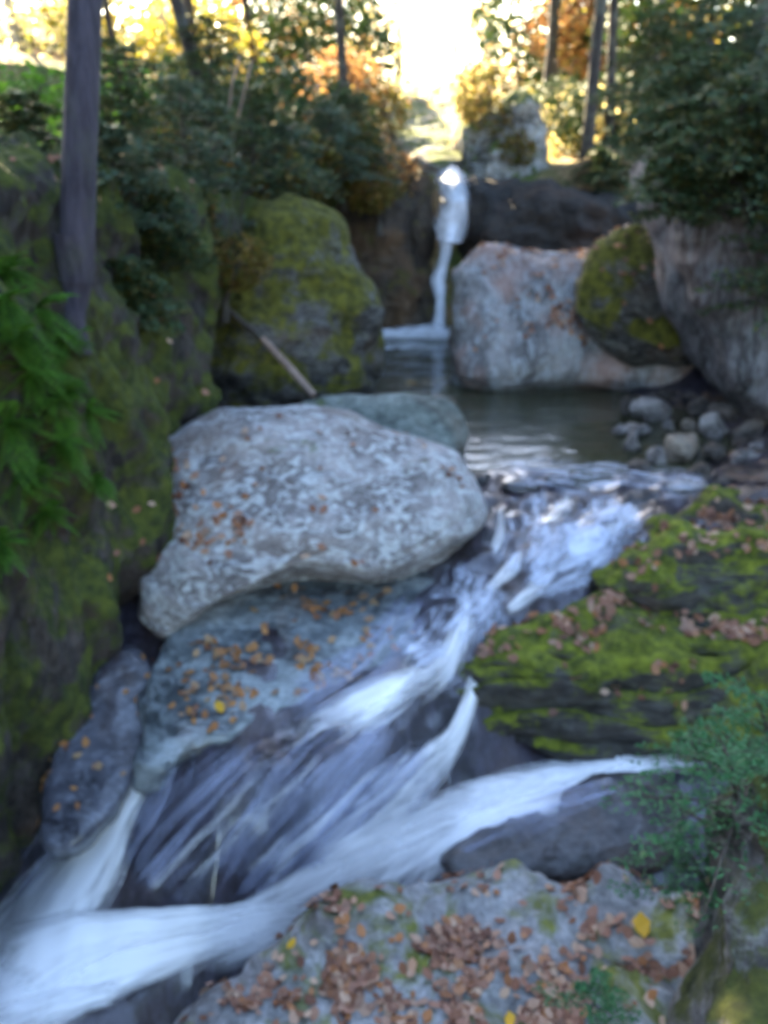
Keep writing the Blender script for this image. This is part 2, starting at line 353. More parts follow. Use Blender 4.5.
# ---------------------------------------------------------------- water
b = NB('pool_water_surface'); v = b.coords((1, 2.2, 1))
h = b.noise(v, 5, 4, .6, .6)
nrm = b.bump(h, .35, .03)
gl = b.n('ShaderNodeBsdfGlossy', {'Color': (.95, .97, 1, 1), 'Roughness': .10, 'Normal': nrm})
tr = b.n('ShaderNodeBsdfTransparent', {'Color': (.55, .56, .44, 1)})
df = b.n('ShaderNodeBsdfDiffuse', {'Color': (.10, .10, .055, 1)})
fr = b.n('ShaderNodeFresnel', {'IOR': 1.4, 'Normal': nrm})
body = b.n('ShaderNodeMixShader', {0: .55, 1: tr.outputs[0], 2: df.outputs[0]})
M['pool'] = b.surf(b.n('ShaderNodeMixShader', {0: b.math('MULTIPLY', fr.outputs[0], 1.5, True), 1: body.outputs[0], 2: gl.outputs[0]}).outputs[0])
X, Yg = np.meshgrid(np.linspace(-1.6, 3.6, 120), np.linspace(5.95, 11.2, 140), indexing='xy')
Zp = .012*fbm(np.stack([X*3, Yg*4, X*0], -1), 3)+.06*np.clip((Yg-9.2)/1.2, 0, 1)
Zp = Zp-.25*np.clip(6.25-Yg, 0, 1)
o = obj('pool_water', np.stack([X, Yg, Zp], -1).reshape(-1, 3), grid_faces(140, 120), M['pool']); tag(o, kind='structure')

def veil_mat(name, lo, hi, col=(.94, .95, .97), su=9, sv=.8, amax=.95, edge=2.0):
    b = NB(name); uvn = b.n('ShaderNodeUVMap'); sp = b.n('ShaderNodeSeparateXYZ', {0: uvn.outputs[0]})
    m = b.n('ShaderNodeMapping', {0: uvn.outputs[0], 3: (su, sv, 1)}).outputs[0]
    n1 = b.noise(m, 1.0, 7, .66, .9)
    m2 = b.n('ShaderNodeMapping', {0: uvn.outputs[0], 3: (su*3.2, sv*1.3, 1)}).outputs[0]
    n2 = b.noise(m2, 1.0, 4, .6, .2)
    nn = b.math('ADD', b.math('MULTIPLY', n1, .65), b.math('MULTIPLY', n2, .35))
    at = b.n('ShaderNodeAttribute', attribute_name='dens').outputs['Fac']
    a = b.math('ADD', b.math('MULTIPLY', b.math('SUBTRACT', nn, .5), 3.8), at)
    a = b.math('MULTIPLY', b.ramp(a, [(lo, 0.0), (hi, 1.0)]), amax)
    d = b.n('ShaderNodeBsdfPrincipled', {'Base Color': (*col, 1), 'Roughness': .5, 'Normal': b.bump(nn, .4, .02)})
    t = b.n('ShaderNodeBsdfTransparent')
    return b.surf(b.n('ShaderNodeMixShader', {0: a, 1: t.outputs[0], 2: d.outputs[0]}).outputs[0])
M['white'] = veil_mat('white_water_veil', .05, 1.05, su=6, sv=1.0)
M['film'] = veil_mat('thin_water_veil', .0, 1.2, (.50, .55, .76), 11, .8, .62)
M['riffle'] = veil_mat('broken_riffle_water', .12, 1.15, (.66, .72, .88), su=7, sv=3.6, amax=.92)
M['fall'] = veil_mat('falling_water', .0, 1.1, (.72, .76, .84), 5, 1.2, .95)

RV = {'riffle': [], 'white': [], 'film': [], 'fall': []}
def ribbon(kind, path, lift=.03, dens=.5, nu=60, nv=26, crown=.05, Y=None, endfade=(1, 1), fin=.2, fout=.15):
    P = open_catmull(path, nu)                    # px, py, width(px)
    T = np.gradient(P[:, :2], axis=0); T /= np.linalg.norm(T, axis=1)[:, None]; Nn = np.stack([-T[:, 1], T[:, 0]], -1)
    v = np.linspace(-1, 1, nv)
    Q = P[:, None, :2]+Nn[:, None]*(v[None, :, None]*P[:, None, 2:3]/2)
    if Y is None: W = bed_hit(Q[..., 0], Q[..., 1], lift)
    else: W = atY(Q[..., 0], Q[..., 1], np.interp(np.linspace(0, 1, nu), np.linspace(0, 1, len(Y)), Y)[:, None]*np.ones((1, nv)))
    s = np.concatenate([[0], np.cumsum(np.linalg.norm(np.diff(W[:, nv//2], axis=0), axis=1))])
    wd = np.linalg.norm(W[:, -1]-W[:, 0], axis=1)
    W[..., 2] += crown*(1-v[None]**2)+.02*fbm(W*np.array([5, 3, 3]), 3)
    if Y is not None: W[..., 1] -= .08*(1-v[None]**2)
    uv = np.stack([v[None]*wd.mean()/2*np.ones((nu, 1))+len(RV[kind])*3.1, s[:, None]*np.ones((1, nv))], -1)
    u = np.linspace(0, 1, nu)[:, None]
    fade = np.ones((nu, 1))
    if endfade[0]: fade = fade*np.clip(u/fin, 0, 1)
    if endfade[1]: fade = fade*np.clip((1-u)/fout, 0, 1)
    de = (dens+.30)*(1-v[None]**2)**1.2*fade-.5*(1-fade)-.35*np.abs(v[None])**3
    RV[kind].append((W.reshape(-1, 3), grid_faces(nu, nv), uv.reshape(-1, 2), de.ravel()))
# broken riffles at the pool outlet
ribbon('riffle', [(470,474,30),(530,478,50),(600,482,60),(680,486,40),(720,488,20)], dens=.05, nv=40)
ribbon('riffle', [(560,480,120),(560,510,150),(550,540,140),(530,570,110),(510,600,80)], dens=.03, nv=60)
ribbon('riffle', [(650,500,50),(620,525,80),(585,550,100),(550,572,80),(520,598,50)], dens=.22, nv=40)
ribbon('riffle', [(500,560,120),(470,610,130),(440,650,110),(400,680,90)], dens=.12, nv=50)
ribbon('riffle', [(610,532,30),(590,548,60),(560,560,50)], dens=.6, nv=30)
# strands and chutes
ribbon('white', [(480,578,18),(466,605,26),(458,640,40),(440,675,60),(400,702,84),(350,728,84),(300,765,84),(240,820,76),(190,885,60)], dens=.40, fout=.75)
ribbon('white', [(440,665,30),(380,702,60),(320,732,66),(265,772,60),(205,830,50)], dens=.40, fout=.7)
ribbon('white', [(466,650,16),(474,690,22),(458,735,32),(430,770,50),(390,815,60),(340,860,70),(285,915,60)], dens=.36)
ribbon('white', [(720,768,30),(660,768,40),(590,780,56),(520,802,76),(450,832,86),(380,868,96),(310,905,90),(240,940,90),(150,975,120)], dens=.66, lift=.05)
ribbon('white', [(680,770,20),(600,775,34),(510,792,44),(440,815,60),(370,850,66),(300,890,60)], dens=.45, lift=.07)
ribbon('white', [(165,762,8),(140,792,34),(115,825,60),(92,865,86),(60,905,110),(20,960,140),(-40,1010,150)], dens=.72, lift=.05)
ribbon('white', [(340,912,40),(240,930,64),(150,950,90),(60,975,130),(-60,1010,160)], dens=.95, lift=.06)
ribbon('white', [(270,915,34),(150,932,56),(80,945,90),(0,985,140)], dens=.8, lift=.08)
ribbon('white', [(140,990,20),(80,1005,50),(20,1025,80),(-40,1050,100)], dens=.4, lift=.07)
# thin veils sliding over the dark slab
ribbon('film', [(400,700,90),(350,750,120),(300,800,130),(250,855,120),(210,910,90)], dens=.06, nv=40)
ribbon('film', [(450,735,50),(410,785,80),(365,830,90),(320,880,90),(285,915,60)], dens=.16, nv=34)
ribbon('film', [(280,745,90),(225,800,130),(175,850,140),(130,905,110)], dens=-.08)
A_ = open_catmull(np.array([(300,742),(265,775),(215,820),(170,865),(125,905)], float), 5); B_ = open_catmull(np.array([(474,690),(446,760),(385,820),(335,865),(285,915)], float), 5)
rs_ = np.random.default_rng(21)
for k_ in range(13):
    f_ = rs_.uniform(.02, .95); t0 = rs_.uniform(0, .35); t1 = rs_.uniform(.55, 1.05)
    pth = open_catmull(A_*(1-f_)+B_*f_, 41)[int(t0*40):int(min(t1, 1)*40)+1:5]
    wd_ = rs_.uniform(8, 26)*(1.2-abs(f_-.45)); ribbon('white', [(p_[0]+rs_.normal()*2, p_[1]+rs_.normal()*2, wd_*(.6+.6*i_/len(pth))) for i_, p_ in enumerate(pth)], dens=rs_.uniform(-.18, .10), nu=44, nv=12, lift=.035, crown=.02, fin=.3)
for (x0_, y0_, x1_, y1_) in [(560,560,500,620),(530,545,480,600),(600,520,560,570),(500,500,490,560),(430,620,395,680),(400,600,365,665),(640,500,600,540),(575,490,540,530)]:
    ribbon('white', [(x0_, y0_, 14), ((x0_+x1_)/2+6, (y0_+y1_)/2, 22), (x1_, y1_, 14)], dens=.12, nu=30, nv=12, lift=.035, crown=.02, fin=.3)
ribbon('film', [(430,590,60),(390,640,80),(350,680,90),(270,730,60)], dens=.12)
ribbon('film', [(650,785,40),(560,806,60),(480,840,60),(430,868,40)], dens=-.02, lift=.10)
ribbon('film', [(150,700,60),(160,740,80),(150,790,80),(120,850,80)], dens=.0)
ribbon('film', [(130,680,40),(90,750,60),(50,850,60),(0,920,60)], dens=.05, lift=.1)
for kd, nm in (('white', 'white_water'), ('riffle', 'broken_water'), ('film', 'water_film')):
    V, F, U, D, off = [], [], [], [], 0
    for a_, f_, u_, d_ in RV[kd]: V.append(a_); F.append(f_+off); U.append(u_); D.append(d_); off += len(a_)
    o = obj(nm, np.concatenate(V), np.concatenate(F), M[kd], uv=np.concatenate(U), attrs={'dens': np.concatenate(D)}); tag(o, kind='structure')
# the waterfall at the head of the pool
wf = empty('waterfall', atY(438, 332, 10.6), 'narrow white waterfall dropping into the far end of the pool', 'waterfall')
def fall_part(name, path, Y, dens):
    RV['fall'] = []; ribbon('fall', path, Y=Y, dens=dens, crown=0, endfade=(0, 0)); a_, f_, u_, d_ = RV['fall'][0]
    return obj(name, a_, f_, M['fall'], wf, uv=u_, attrs={'dens': d_})
fall_part('upper_chute', [(444,168,22),(450,182,40),(456,200,38),(452,222,46),(449,241,30)], [10.9, 10.6, 10.4, 10.38, 10.3], .55)
fall_part('lower_chute', [(447,232,24),(444,255,15),(438,280,20),(440,305,15),(437,334,28)], [10.32, 10.3, 10.25, 10.2], .6)
fall_part('foam', [(350,356,10),(385,353,22),(425,350,24),(462,352,12)], [9.7, 9.7, 9.75, 9.7], .1)
fall_part('foam', [(366,338,14),(400,334,22),(438,335,30),(475,338,20)], [10.15, 10.15, 10.1, 10.1], .6)

# ---------------------------------------------------------------- boulders and ledges
rock('boulder', [(150,520),(162,455),(205,420),(262,411),(340,412),(400,424),(450,448),(478,488),(483,522),(445,550),(400,575),(340,580),(275,582),(215,600),(172,628),(150,628),(142,580)],
     (315,545), 5.25, 47, .5, 1.0, 'boulder', 'large pale veined boulder beside the cascade in the middle of the stream', 'boulder', p=2.2, amp=.036, fs=1.5, strata=.022, sfreq=6, res=(220, 100), cut=.05, rag=.018)
rock('boulder', [(296,412),(320,398),(380,394),(440,398),(465,418),(464,448),(440,462),(400,470),(330,460),(300,440)], (385,440), 6.3, 40, .2, .7, 'greenish',
     'smooth greenish slab between the large pale boulder and the pool', 'boulder', p=3, amp=.02, res=(100, 44))
rock('shelf_rock', [(133,765),(140,700),(155,650),(200,600),(260,570),(330,560),(400,560),(450,590),(450,635),(400,668),(340,695),(280,712),(230,735),(180,762),(150,780)],
     (260,665), 4.53, 70, .07, .5, 'wet_shelf', 'wet blue green rock shelf dotted with orange leaves below the large pale boulder', p=2.4, amp=.045, fs=2.0, strata=.02, sfreq=8, res=(180, 80), rag=.03, cut=.05)
rock('shelf_rock', [(40,830),(52,760),(80,700),(122,648),(150,670),(150,720),(138,770),(118,800),(85,835),(55,850)], (95,750), 4.2, 60, .05, .5, 'wet_blue',
     'dark wet purple rock sloping between the mossy cliff and the leafy wet shelf', p=3, amp=.035, res=(100, 48), rag=.03, cut=.05)
rock('stone', [(430,870),(450,835),(500,815),(570,790),(640,770),(680,790),(670,850),(620,875),(540,880),(470,885)], (560,835), 3.82, 62, .05, .5, 'brown_wet',
     'brown wet rock half under the water between the mossy ledge and the leafy foreground rock', p=2.4, amp=.04, res=(90, 40))
# foreground
rock('boulder', [(170,1030),(240,975),(300,925),(350,888),(400,876),(470,874),(530,876),(572,900),(620,950),(680,1010),(720,1080),(600,1200),(300,1200),(150,1120)],
     (430,1010), 2.65, 74, .16, .9, 'foreground', 'grey rock covered with brown fallen leaves at the very front of the stream', 'boulder', p=3.2, amp=.055, fs=2.4, strata=.015, res=(180, 80))
rock('boulder', [(540,890),(585,868),(640,880),(720,900),(790,930),(800,1060),(760,1150),(680,1080),(640,1000),(590,950)], (690,980), 2.7, 70, .1, .8, 'foreground',
     'grey slab under brown leaves behind the feathery conifer sapling', 'boulder', p=3, amp=.05, fs=2.2, res=(120, 54), seed=3)
rock('boulder', [(740,800),(775,775),(840,790),(870,900),(860,1060),(800,1120),(716,1090),(716,990),(735,910),(750,850)], (800,940), 2.05, 40, .12, .6, 'mossy',
     'dark mossy rock at the right edge beside the leafy foreground slab', 'boulder', p=2.5, amp=.06, fs=3, res=(110, 50), seed=5)
# mossy ledges
oc = empty('rock_outcrop', atY(620, 760, 4.5), 'layered outcrop of mossy ledges strewn with brown leaves on the right bank', 'rock outcrop')
rock('ledge', [(458,674),(480,662),(540,652),(640,648),(768,645),(900,645),(900,760),(800,768),(700,758),(600,752),(520,745),(475,722)], (650,700), 4.45, 34, .2, .9, 'ledge', parent=oc,
     p=3.4, amp=.075, fs=2.6, strata=.075, sfreq=6.5, rag=.02, cuts=0, res=(200, 80))
rock('ledge', [(470,665),(520,628),(580,602),(650,592),(768,590),(900,600),(900,665),(768,660),(640,655),(540,660)], (660,635), 4.62, 66, .08, .5, 'ledge', parent=oc, p=3, amp=.06, fs=3, strata=.02, rag=.02, cuts=0, res=(140, 50), seed=2)
rock('ledge', [(596,582),(612,556),(650,540),(720,530),(800,520),(900,530),(900,612),(768,612),(680,620),(620,604)], (720,575), 4.95, 42, .16, .6, 'ledge', parent=oc, p=2.8, amp=.09, fs=3, strata=.03, sfreq=9, rag=.02, cuts=0, res=(150, 60), seed=4)
rock('ledge', [(640,545),(690,512),(720,494),(800,484),(900,490),(900,560),(768,558),(700,560)], (770,530), 5.5, 60, .12, .6, 'ledge', parent=oc, p=2.8, amp=.08, fs=3, strata=.03, rag=.02, cuts=0, res=(120, 50), seed=6)
# pool side, far bank
rock('boulder', [(456,350),(457,305),(464,272),(482,246),(540,254),(620,256),(690,258),(730,300),(725,385),(640,388),(600,384),(540,380),(500,386),(460,382)],
     (575,335), 8.5, 38, .3, 1.3, 'farboulder', 'big pinkish grey boulder with leaves on its ledge across the pool', 'boulder', p=2.5, amp=.06, fs=1.1, strata=.03, sfreq=3, res=(170, 80), ridge=.8, rag=.02, seed=1, cut=.05)
rock('boulder', [(572,310),(584,268),(612,240),(650,226),(690,240),(710,300),(700,362),(650,360),(610,345)], (650,310), 8.05, 25, .25, .8, 'bulge',
     'moss capped rock leaning on the big pale boulder across the pool', 'boulder', p=2.5, amp=.07, fs=1.6, res=(110, 50), seed=8)
rock('leaning_rock', [(655,150),(700,140),(768,135),(880,135),(900,420),(820,428),(785,424),(757,412),(731,384),(708,338),(686,285),(670,235),(656,190)], (760,290), 7.0, 12, .4, 1.4, 'leaning',
     'tall leaning grey rock face above the cobbles on the right bank', p=2.6, amp=.075, fs=1.4, res=(180, 90), seed=9, ridge=1, rag=.008, cuts=0)
# left cliffs
def wallpatch(name, rows, mat, label, cat, amp=.12, fs=1.2, n=(150, 150), back=1.5, seed=0, strat=0, vert=.5):
    C = np.array([[atY(*q) for q in r] for r in rows])               # rows bottom->top, columns left->right
    A_ = np.stack([open_catmull(C[:, j], n[0]) for j in range(C.shape[1])], 1)
    B_ = np.stack([open_catmull(A_[i], n[1]) for i in range(n[0])], 0)
    V = B_.reshape(-1, 3); F = grid_faces(n[0], n[1]); Nn = vnormals(V, F)
    if (Nn*(C0-V)).sum() < 0: Nn = -Nn; F = F[:, ::-1]
    q = V*np.array([1, 1, vert])*fs+seed*5.1
    d = amp*(fbm(q, 5)*1.3+.7*fbm(q*.7+11, 4, True))
    if strat:
        zz = V[:, 2]*5+fbm(V*.8, 3)*2; d += strat*((zz-np.floor(zz))-.5)
    V = V+Nn*d[:, None]
    SURFV = V.reshape(n[0], n[1], 3)
    # give it a back: the rim pushed away from the water and closed
    rim = np.concatenate([SURFV[0, :], SURFV[1:, -1], SURFV[-1, -2::-1], SURFV[-2:0:-1, 0]])
    idx = np.arange(n[0]*n[1]).reshape(n); ri = np.concatenate([idx[0, :], idx[1:, -1], idx[-1, -2::-1], idx[-2:0:-1, 0]])
    mn = Nn.mean(0); mn[2] *= .2; bk = rim-mn/np.linalg.norm(mn)*back
    k0 = len(V); V = np.concatenate([V, bk, bk.mean(0)[None]]); m = len(ri); j = np.arange(m); j2 = (j+1) % m
    F = np.concatenate([F, np.stack([ri[j], ri[j2], k0+j2, k0+j], -1), np.stack([k0+j, k0+j2, np.full(m, k0+m), np.full(m, k0+m)], -1)])
    F = F[:len(F)-m]; tri = np.stack([k0+j, k0+j2, np.full(m, k0+m)], -1)
    o = obj(name, V, F, M[mat]); tag(o, label, cat)
    SURF[o.name] = (V, F[:(n[0]-1)*(n[1]-1)])
    return o
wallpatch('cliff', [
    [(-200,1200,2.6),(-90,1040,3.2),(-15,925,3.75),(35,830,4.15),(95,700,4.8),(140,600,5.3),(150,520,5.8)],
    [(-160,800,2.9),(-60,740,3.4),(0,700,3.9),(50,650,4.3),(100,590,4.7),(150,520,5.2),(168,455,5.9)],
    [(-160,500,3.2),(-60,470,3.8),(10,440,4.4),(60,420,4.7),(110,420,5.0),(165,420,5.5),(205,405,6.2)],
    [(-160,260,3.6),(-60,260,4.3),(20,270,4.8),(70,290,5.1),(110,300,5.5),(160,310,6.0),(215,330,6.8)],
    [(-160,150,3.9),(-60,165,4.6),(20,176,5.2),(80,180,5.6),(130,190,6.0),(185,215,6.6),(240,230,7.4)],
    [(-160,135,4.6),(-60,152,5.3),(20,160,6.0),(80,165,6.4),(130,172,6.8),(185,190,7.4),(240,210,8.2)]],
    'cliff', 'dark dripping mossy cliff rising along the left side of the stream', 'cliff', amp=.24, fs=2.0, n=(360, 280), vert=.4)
rock('cliff_rock', [(140,420),(120,330),(140,235),(200,205),(270,198),(330,222),(356,270),(370,330),(364,375),(340,392),(300,402),(250,412),(200,425)],
     (255,320), 7.6, 24, .45, 1.6, 'bulge', 'mossy rock bulge beyond the dark cliff, the fallen pole lying against it', p=2.6, amp=.13, fs=1.2, res=(170, 80), seed=11, ridge=1)
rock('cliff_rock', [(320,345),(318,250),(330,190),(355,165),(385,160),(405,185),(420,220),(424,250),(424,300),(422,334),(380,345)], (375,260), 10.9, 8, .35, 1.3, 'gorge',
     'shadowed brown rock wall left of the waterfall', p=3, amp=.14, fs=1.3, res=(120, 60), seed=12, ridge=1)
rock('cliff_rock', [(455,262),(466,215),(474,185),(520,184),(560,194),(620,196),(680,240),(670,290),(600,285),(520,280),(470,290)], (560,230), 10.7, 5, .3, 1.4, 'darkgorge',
     'rock coloured black for the shaded recess above the pinkish boulder', p=3, amp=.14, fs=1.2, res=(120, 60), seed=13, ridge=1)
rock('cliff_rock', [(456,195),(452,160),(462,130),(486,108),(512,98),(530,112),(540,145),(545,190),(520,205),(480,208)], (505,140), 11.6, 15, .35, 1.0, 'pale_face',
     'mossy pale blotched crag right of the upper waterfall chute', p=2.6, amp=.13, fs=1.5, res=(110, 54), seed=14, ridge=1)
rock('cliff_rock', [(486,190),(490,160),(505,140),(520,150),(528,175),(520,196),(500,200)], (507,178), 11.15, 20, .12, .4, 'pale_face',
     'small block coloured pale as if sunlit at the foot of the mossy crag', p=2.2, amp=.09, fs=3.5, res=(80, 36), rag=.12)
rock('cliff_rock', [(370,100),(405,90),(438,118),(458,150),(464,165),(440,168),(424,165),(404,146),(384,125)], (422,135), 12.6, 82, .05, .6, 'pale_face',
     'sunlit sloping rock at the lip left of the waterfall', p=2.4, amp=.06, fs=2, res=(70, 34), seed=2)
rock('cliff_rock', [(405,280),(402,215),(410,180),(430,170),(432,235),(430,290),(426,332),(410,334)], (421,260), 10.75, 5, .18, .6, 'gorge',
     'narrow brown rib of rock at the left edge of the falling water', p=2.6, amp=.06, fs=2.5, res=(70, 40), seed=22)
# cobbles at the pool's right end
cobs = [(650,410,22,14,'cobble'),(715,428,17,13,'cobble'),(680,446,24,22,'cobble_brown'),(640,428,14,9,'cobble'),(632,444,11,9,'cobble'),(735,412,22,18,'cobble_dark'),(750,432,16,14,'cobble_dark'),
        (700,408,15,9,'cobble_dark'),(628,408,9,10,'cobble_dark'),(655,455,10,8,'cobble'),(716,452,15,10,'cobble_dark'),(742,458,14,10,'cobble'),(668,425,8,6,'cobble'),(690,424,9,6,'cobble_brown'),
        (640,465,13,7,'cobble_dark'),(700,470,14,7,'cobble_dark'),(672,395,12,6,'cobble_dark'),(728,396,12,6,'cobble'),(620,430,7,5,'cobble'),(757,450,9,8,'cobble')]
clab = {3: 'medium pale cobble behind the left waterline cobble', 10: 'dull brown cobble between the tan one and the top mossy ledge', 12: 'little pale cobble just above the largest tan one', 13: 'little tan brown cobble beside the bright white one', 19: 'pale cobble at the right edge of the stony beach', 4: 'small pale cobble at the left waterline of the stony beach', 5: 'large dark brown cobble at the foot of the leaning grey rock', 6: 'dark cobble below the large one at the foot of the leaning rock',
        7: 'dark cobble between the bright white one and the leaning rock', 8: 'farthest left dark cobble of the stony beach, against the pool', 14: 'flat dark cobble nearest the pool outlet', 16: 'flat dark cobble farthest back by the moss capped rock',
        17: 'flat pale cobble farthest back under the leaning grey rock', 11: 'pale cobble nearest the top mossy ledge', 15: 'flat dark cobble in front of the largest tan one', 18: 'tiniest pale cobble at the left end of the stony beach', 9: 'small pale cobble just left of the largest tan one',
        0: 'broad pale cobble at the waterline nearest the pinkish boulder', 1: 'bright white cobble in the middle of the stony beach', 2: 'largest tan cobble at the pool edge'}
for i, (cx, cy, rx, ry, mt) in enumerate(cobs):
    an = np.linspace(0, 2*np.pi, 9)[:-1]; jit = 1+.2*rng.normal(size=8)
    ol = [(cx+rx*math.cos(t)*j, cy-ry*math.sin(t)*j) for t, j in zip(an, jit)]
    P = atZ(cx, cy+ry*.4, .03)
    rock('cobble', ol, (cx, cy+ry*.2), P[1], 25, rx/FPX*P[1]*.8, rx/FPX*P[1]*.8, mt, clab.get(i, 'pale rounded cobble' if mt == 'cobble' else 'dull brown rounded cobble') + ('' if i in clab else ' on the stony beach beside the pool'),
         'cobble', 'cobbles at the right end of the pool', p=2.0, amp=.022, fs=7, res=(32, 16), seed=i, cut=.3, rag=.08)
# stones in the shallow outlet
for i, (cx, cy, rx, ry, lab) in enumerate([(480,478,13,7,'brown stone under the tip of the large pale boulder'), (520,487,20,7,'flat brown stone in the shallow pool outlet'),
        (560,478,16,5,'low dark stone breaking the water at the pool lip'), (640,500,18,10,'dark wet stone in the outlet beside the mossy ledge'), (612,527,14,12,'brown wet stone right of the first white rapid'), (690,488,22,9,'grey stone between the outlet and the cobbles')]):
    an = np.linspace(0, 2*np.pi, 9)[:-1]
    ol = [(cx+rx*math.cos(t)*(1+.1*rng.normal()), cy-ry*math.sin(t)*(1+.1*rng.normal())) for t in an]
    P = bed_hit(np.array(cx), np.array(cy), .02)
    rock('stone', ol, (cx, cy), P[1], 50, .05, .2, 'brown_wet' if i != 5 else 'cobble', lab, 'stone', 'stones in the pool outlet', p=2.2, amp=.02, fs=5, res=(30, 16), seed=40+i)

def pebbles(name, n, x0, x1, y0, y1, mat, label):
    th = np.arange(6)*np.pi/3; base = np.concatenate([np.stack([np.cos(th), np.sin(th), 0*th-.1], -1), np.stack([.6*np.cos(th+.3), .6*np.sin(th+.3), 0*th+.55], -1), [[0, 0, .68]]])
    f = [(i, (i+1) % 6, 6+(i+1) % 6, 6+i) for i in range(6)]+[(6+i, 6+(i+1) % 6, 12, 12) for i in range(6)]
    f4 = np.array(f[:6]); P = bed_hit(rng.uniform(x0, x1, n), rng.uniform(y0, y1, n), .0); V = []
    for q in P:
        s_ = rng.uniform(.015, .05); a = rng.uniform(0, 6.3); m = np.array([[math.cos(a), -math.sin(a), 0], [math.sin(a), math.cos(a), 0], [0, 0, 1]])
        V.append(q+(base*(1+.25*rng.normal(size=base.shape))*np.array([1.3, .9, .7])*s_)@m.T)
    V = np.concatenate(V); top = np.array([[6, 7, 8, 9], [6, 9, 10, 11]]); ff = np.concatenate([f4, top]); F = (ff[None]+(np.arange(n)*13)[:, None, None]).reshape(-1, 4)
    tag(obj(name, V, F, M[mat]), label, 'gravel', kind='stuff')
pebbles('gravel', 420, 605, 790, 392, 482, 'cobble_dark', 'brown gravel between the cobbles at the right end of the pool')
# ---------------------------------------------------------------- fallen leaves
def leaf_quads(P, N, size, curl=.25):
    n = len(P); t = rng.normal(size=(n, 3)); t -= (t*N).sum(1)[:, None]*N; t /= np.linalg.norm(t, axis=1)[:, None]; s = np.cross(N, t)
    sh = [(-1, 0, .15), (-.35, .55, 0), (.45, .42, .12), (1, 0, .25), (.45, -.42, .12), (-.35, -.55, 0)]
    V = np.zeros((n, 6, 3))
    for k, (a, b_, c) in enumerate(sh):
        V[:, k] = P+t*(a*size[:, None]*.5)+s*(b_*size[:, None]*.6)+N*((c*curl*4*size*.5*rng.uniform(.2, 1.4, n))[:, None])
    V = V.reshape(-1, 3); b0 = np.arange(n)*6
    F = np.concatenate([np.stack([b0, b0+1, b0+4, b0+5], -1), np.stack([b0+1, b0+2, b0+3, b0+4], -1)])
    return V, F
def scatter(name, surf, n, mask, mat, label, size=(.035, .07), nzmin=.3, jitter=.45, parent=None):
    V, F = surf; c = V[F].mean(1); a = np.cross(V[F[:, 2]]-V[F[:, 0]], V[F[:, 3]]-V[F[:, 1]]); ar = np.linalg.norm(a, axis=1); Nf = a/np.maximum(ar, 1e-9)[:, None]
    if (Nf*(c-c.mean(0))).sum() < 0: Nf = -Nf
    px, py = proj(c); wt = ar*(Nf[:, 2] > nzmin)*mask(px, py, c); wt = np.clip(wt, 0, None)
    if wt.sum() <= 0: print('NO AREA', name); return
    i = rng.choice(len(F), n, p=wt/wt.sum()); u = rng.dirichlet((1, 1, 1, 1), n)
    P = (V[F[i]]*u[..., None]).sum(1); N = Nf[i]+rng.normal(size=(n, 3))*jitter*.5; N /= np.linalg.norm(N, axis=1)[:, None]
    LV, LF = leaf_quads(P+Nf[i]*rng.uniform(.004, .02, n)[:, None], N, rng.uniform(*size, n))
    o = obj(name, LV, LF, M[mat], smooth=False)
    return tag(o, label, 'fallen leaves', kind='stuff')
def blobs(*cs):
    def f(px, py, c):
        m = 0
        for (x, y, rx, ry, s) in cs: m = m+s*np.exp(-((px-x)/rx)**2-((py-y)/ry)**2)
        return m*(.06+np.clip(fbm(c*4.5, 4)*4+.25, 0, 1))
    return f
sf = lambda nm: SURF[nm]
names = {o['label']: o.name for o in COL.objects if 'label' in o}
def by(word): return SURF[next(v for k_, v in names.items() if word in k_)]
scatter('leaf_litter', by('very front of the stream'), 2300, blobs((440,960,90,55,1),(340,990,60,50,.9),(500,1010,80,40,.6),(330,910,40,20,.3),(560,1010,60,30,.6),(250,1000,40,30,.5)), 'litter', 'brown leaves heaped over the grey rock at the very front', size=(.028, .06))
scatter('leaf_litter', by('behind the feathery'), 480, blobs((575,900,30,40,1),(690,960,50,50,1),(640,900,50,30,.6),(620,1000,40,40,.6)), 'litter', 'brown leaves on the grey slab behind the conifer sapling')
scatter('leaf_litter', by('large pale veined'), 210, blobs((220,535,70,25,1),(330,540,120,22,.5),(170,500,20,30,1),(470,480,20,20,.8),(430,430,40,12,.5),(250,460,80,30,.25)), 'litter', 'sparse brown leaves on the large pale boulder')
scatter('leaf_litter', by('wet blue green rock shelf'), 200, blobs((260,680,70,25,1),(240,650,90,12,1),(330,640,60,40,.7),(210,700,30,20,.8),(160,660,20,20,.5),(370,610,40,30,.3)), 'litter_orange', 'orange leaves dotting the wet shelf rock')
scatter('leaf_litter', by('dark wet purple rock'), 60, lambda px, py, c: 1.0+0*px, 'litter_orange', 'orange leaves on the dark wet rock under the cliff', nzmin=.1)
scatter('leaf_litter', by('big pinkish grey'), 500, blobs((550,320,40,14,1.5),(540,255,90,12,.8),(570,300,20,20,.6)), 'litter', 'rusty leaves on the ledge of the big pinkish boulder', nzmin=.1)
L = [o.name for o in COL.objects if o.name.startswith('ledge')]
scatter('leaf_litter', SURF[L[1]], 650, blobs((540,622,50,20,1),(600,600,40,14,1),(730,630,60,12,1.2),(480,660,20,10,1)), 'litter', 'brown leaves lying along the lower mossy ledge', size=(.04, .075))
scatter('leaf_litter', SURF[L[2]], 300, blobs((640,560,30,12,.6),(750,545,60,20,1),(700,620,80,14,1.2)), 'litter', 'brown leaves lying on the middle mossy ledge', size=(.04, .075), nzmin=.2)
scatter('leaf_litter', SURF[L[3]], 500, blobs((720,530,60,22,1.5),(768,505,40,15,.6)), 'litter', 'pinkish brown leaves heaped on the top mossy ledge', size=(.04, .075))
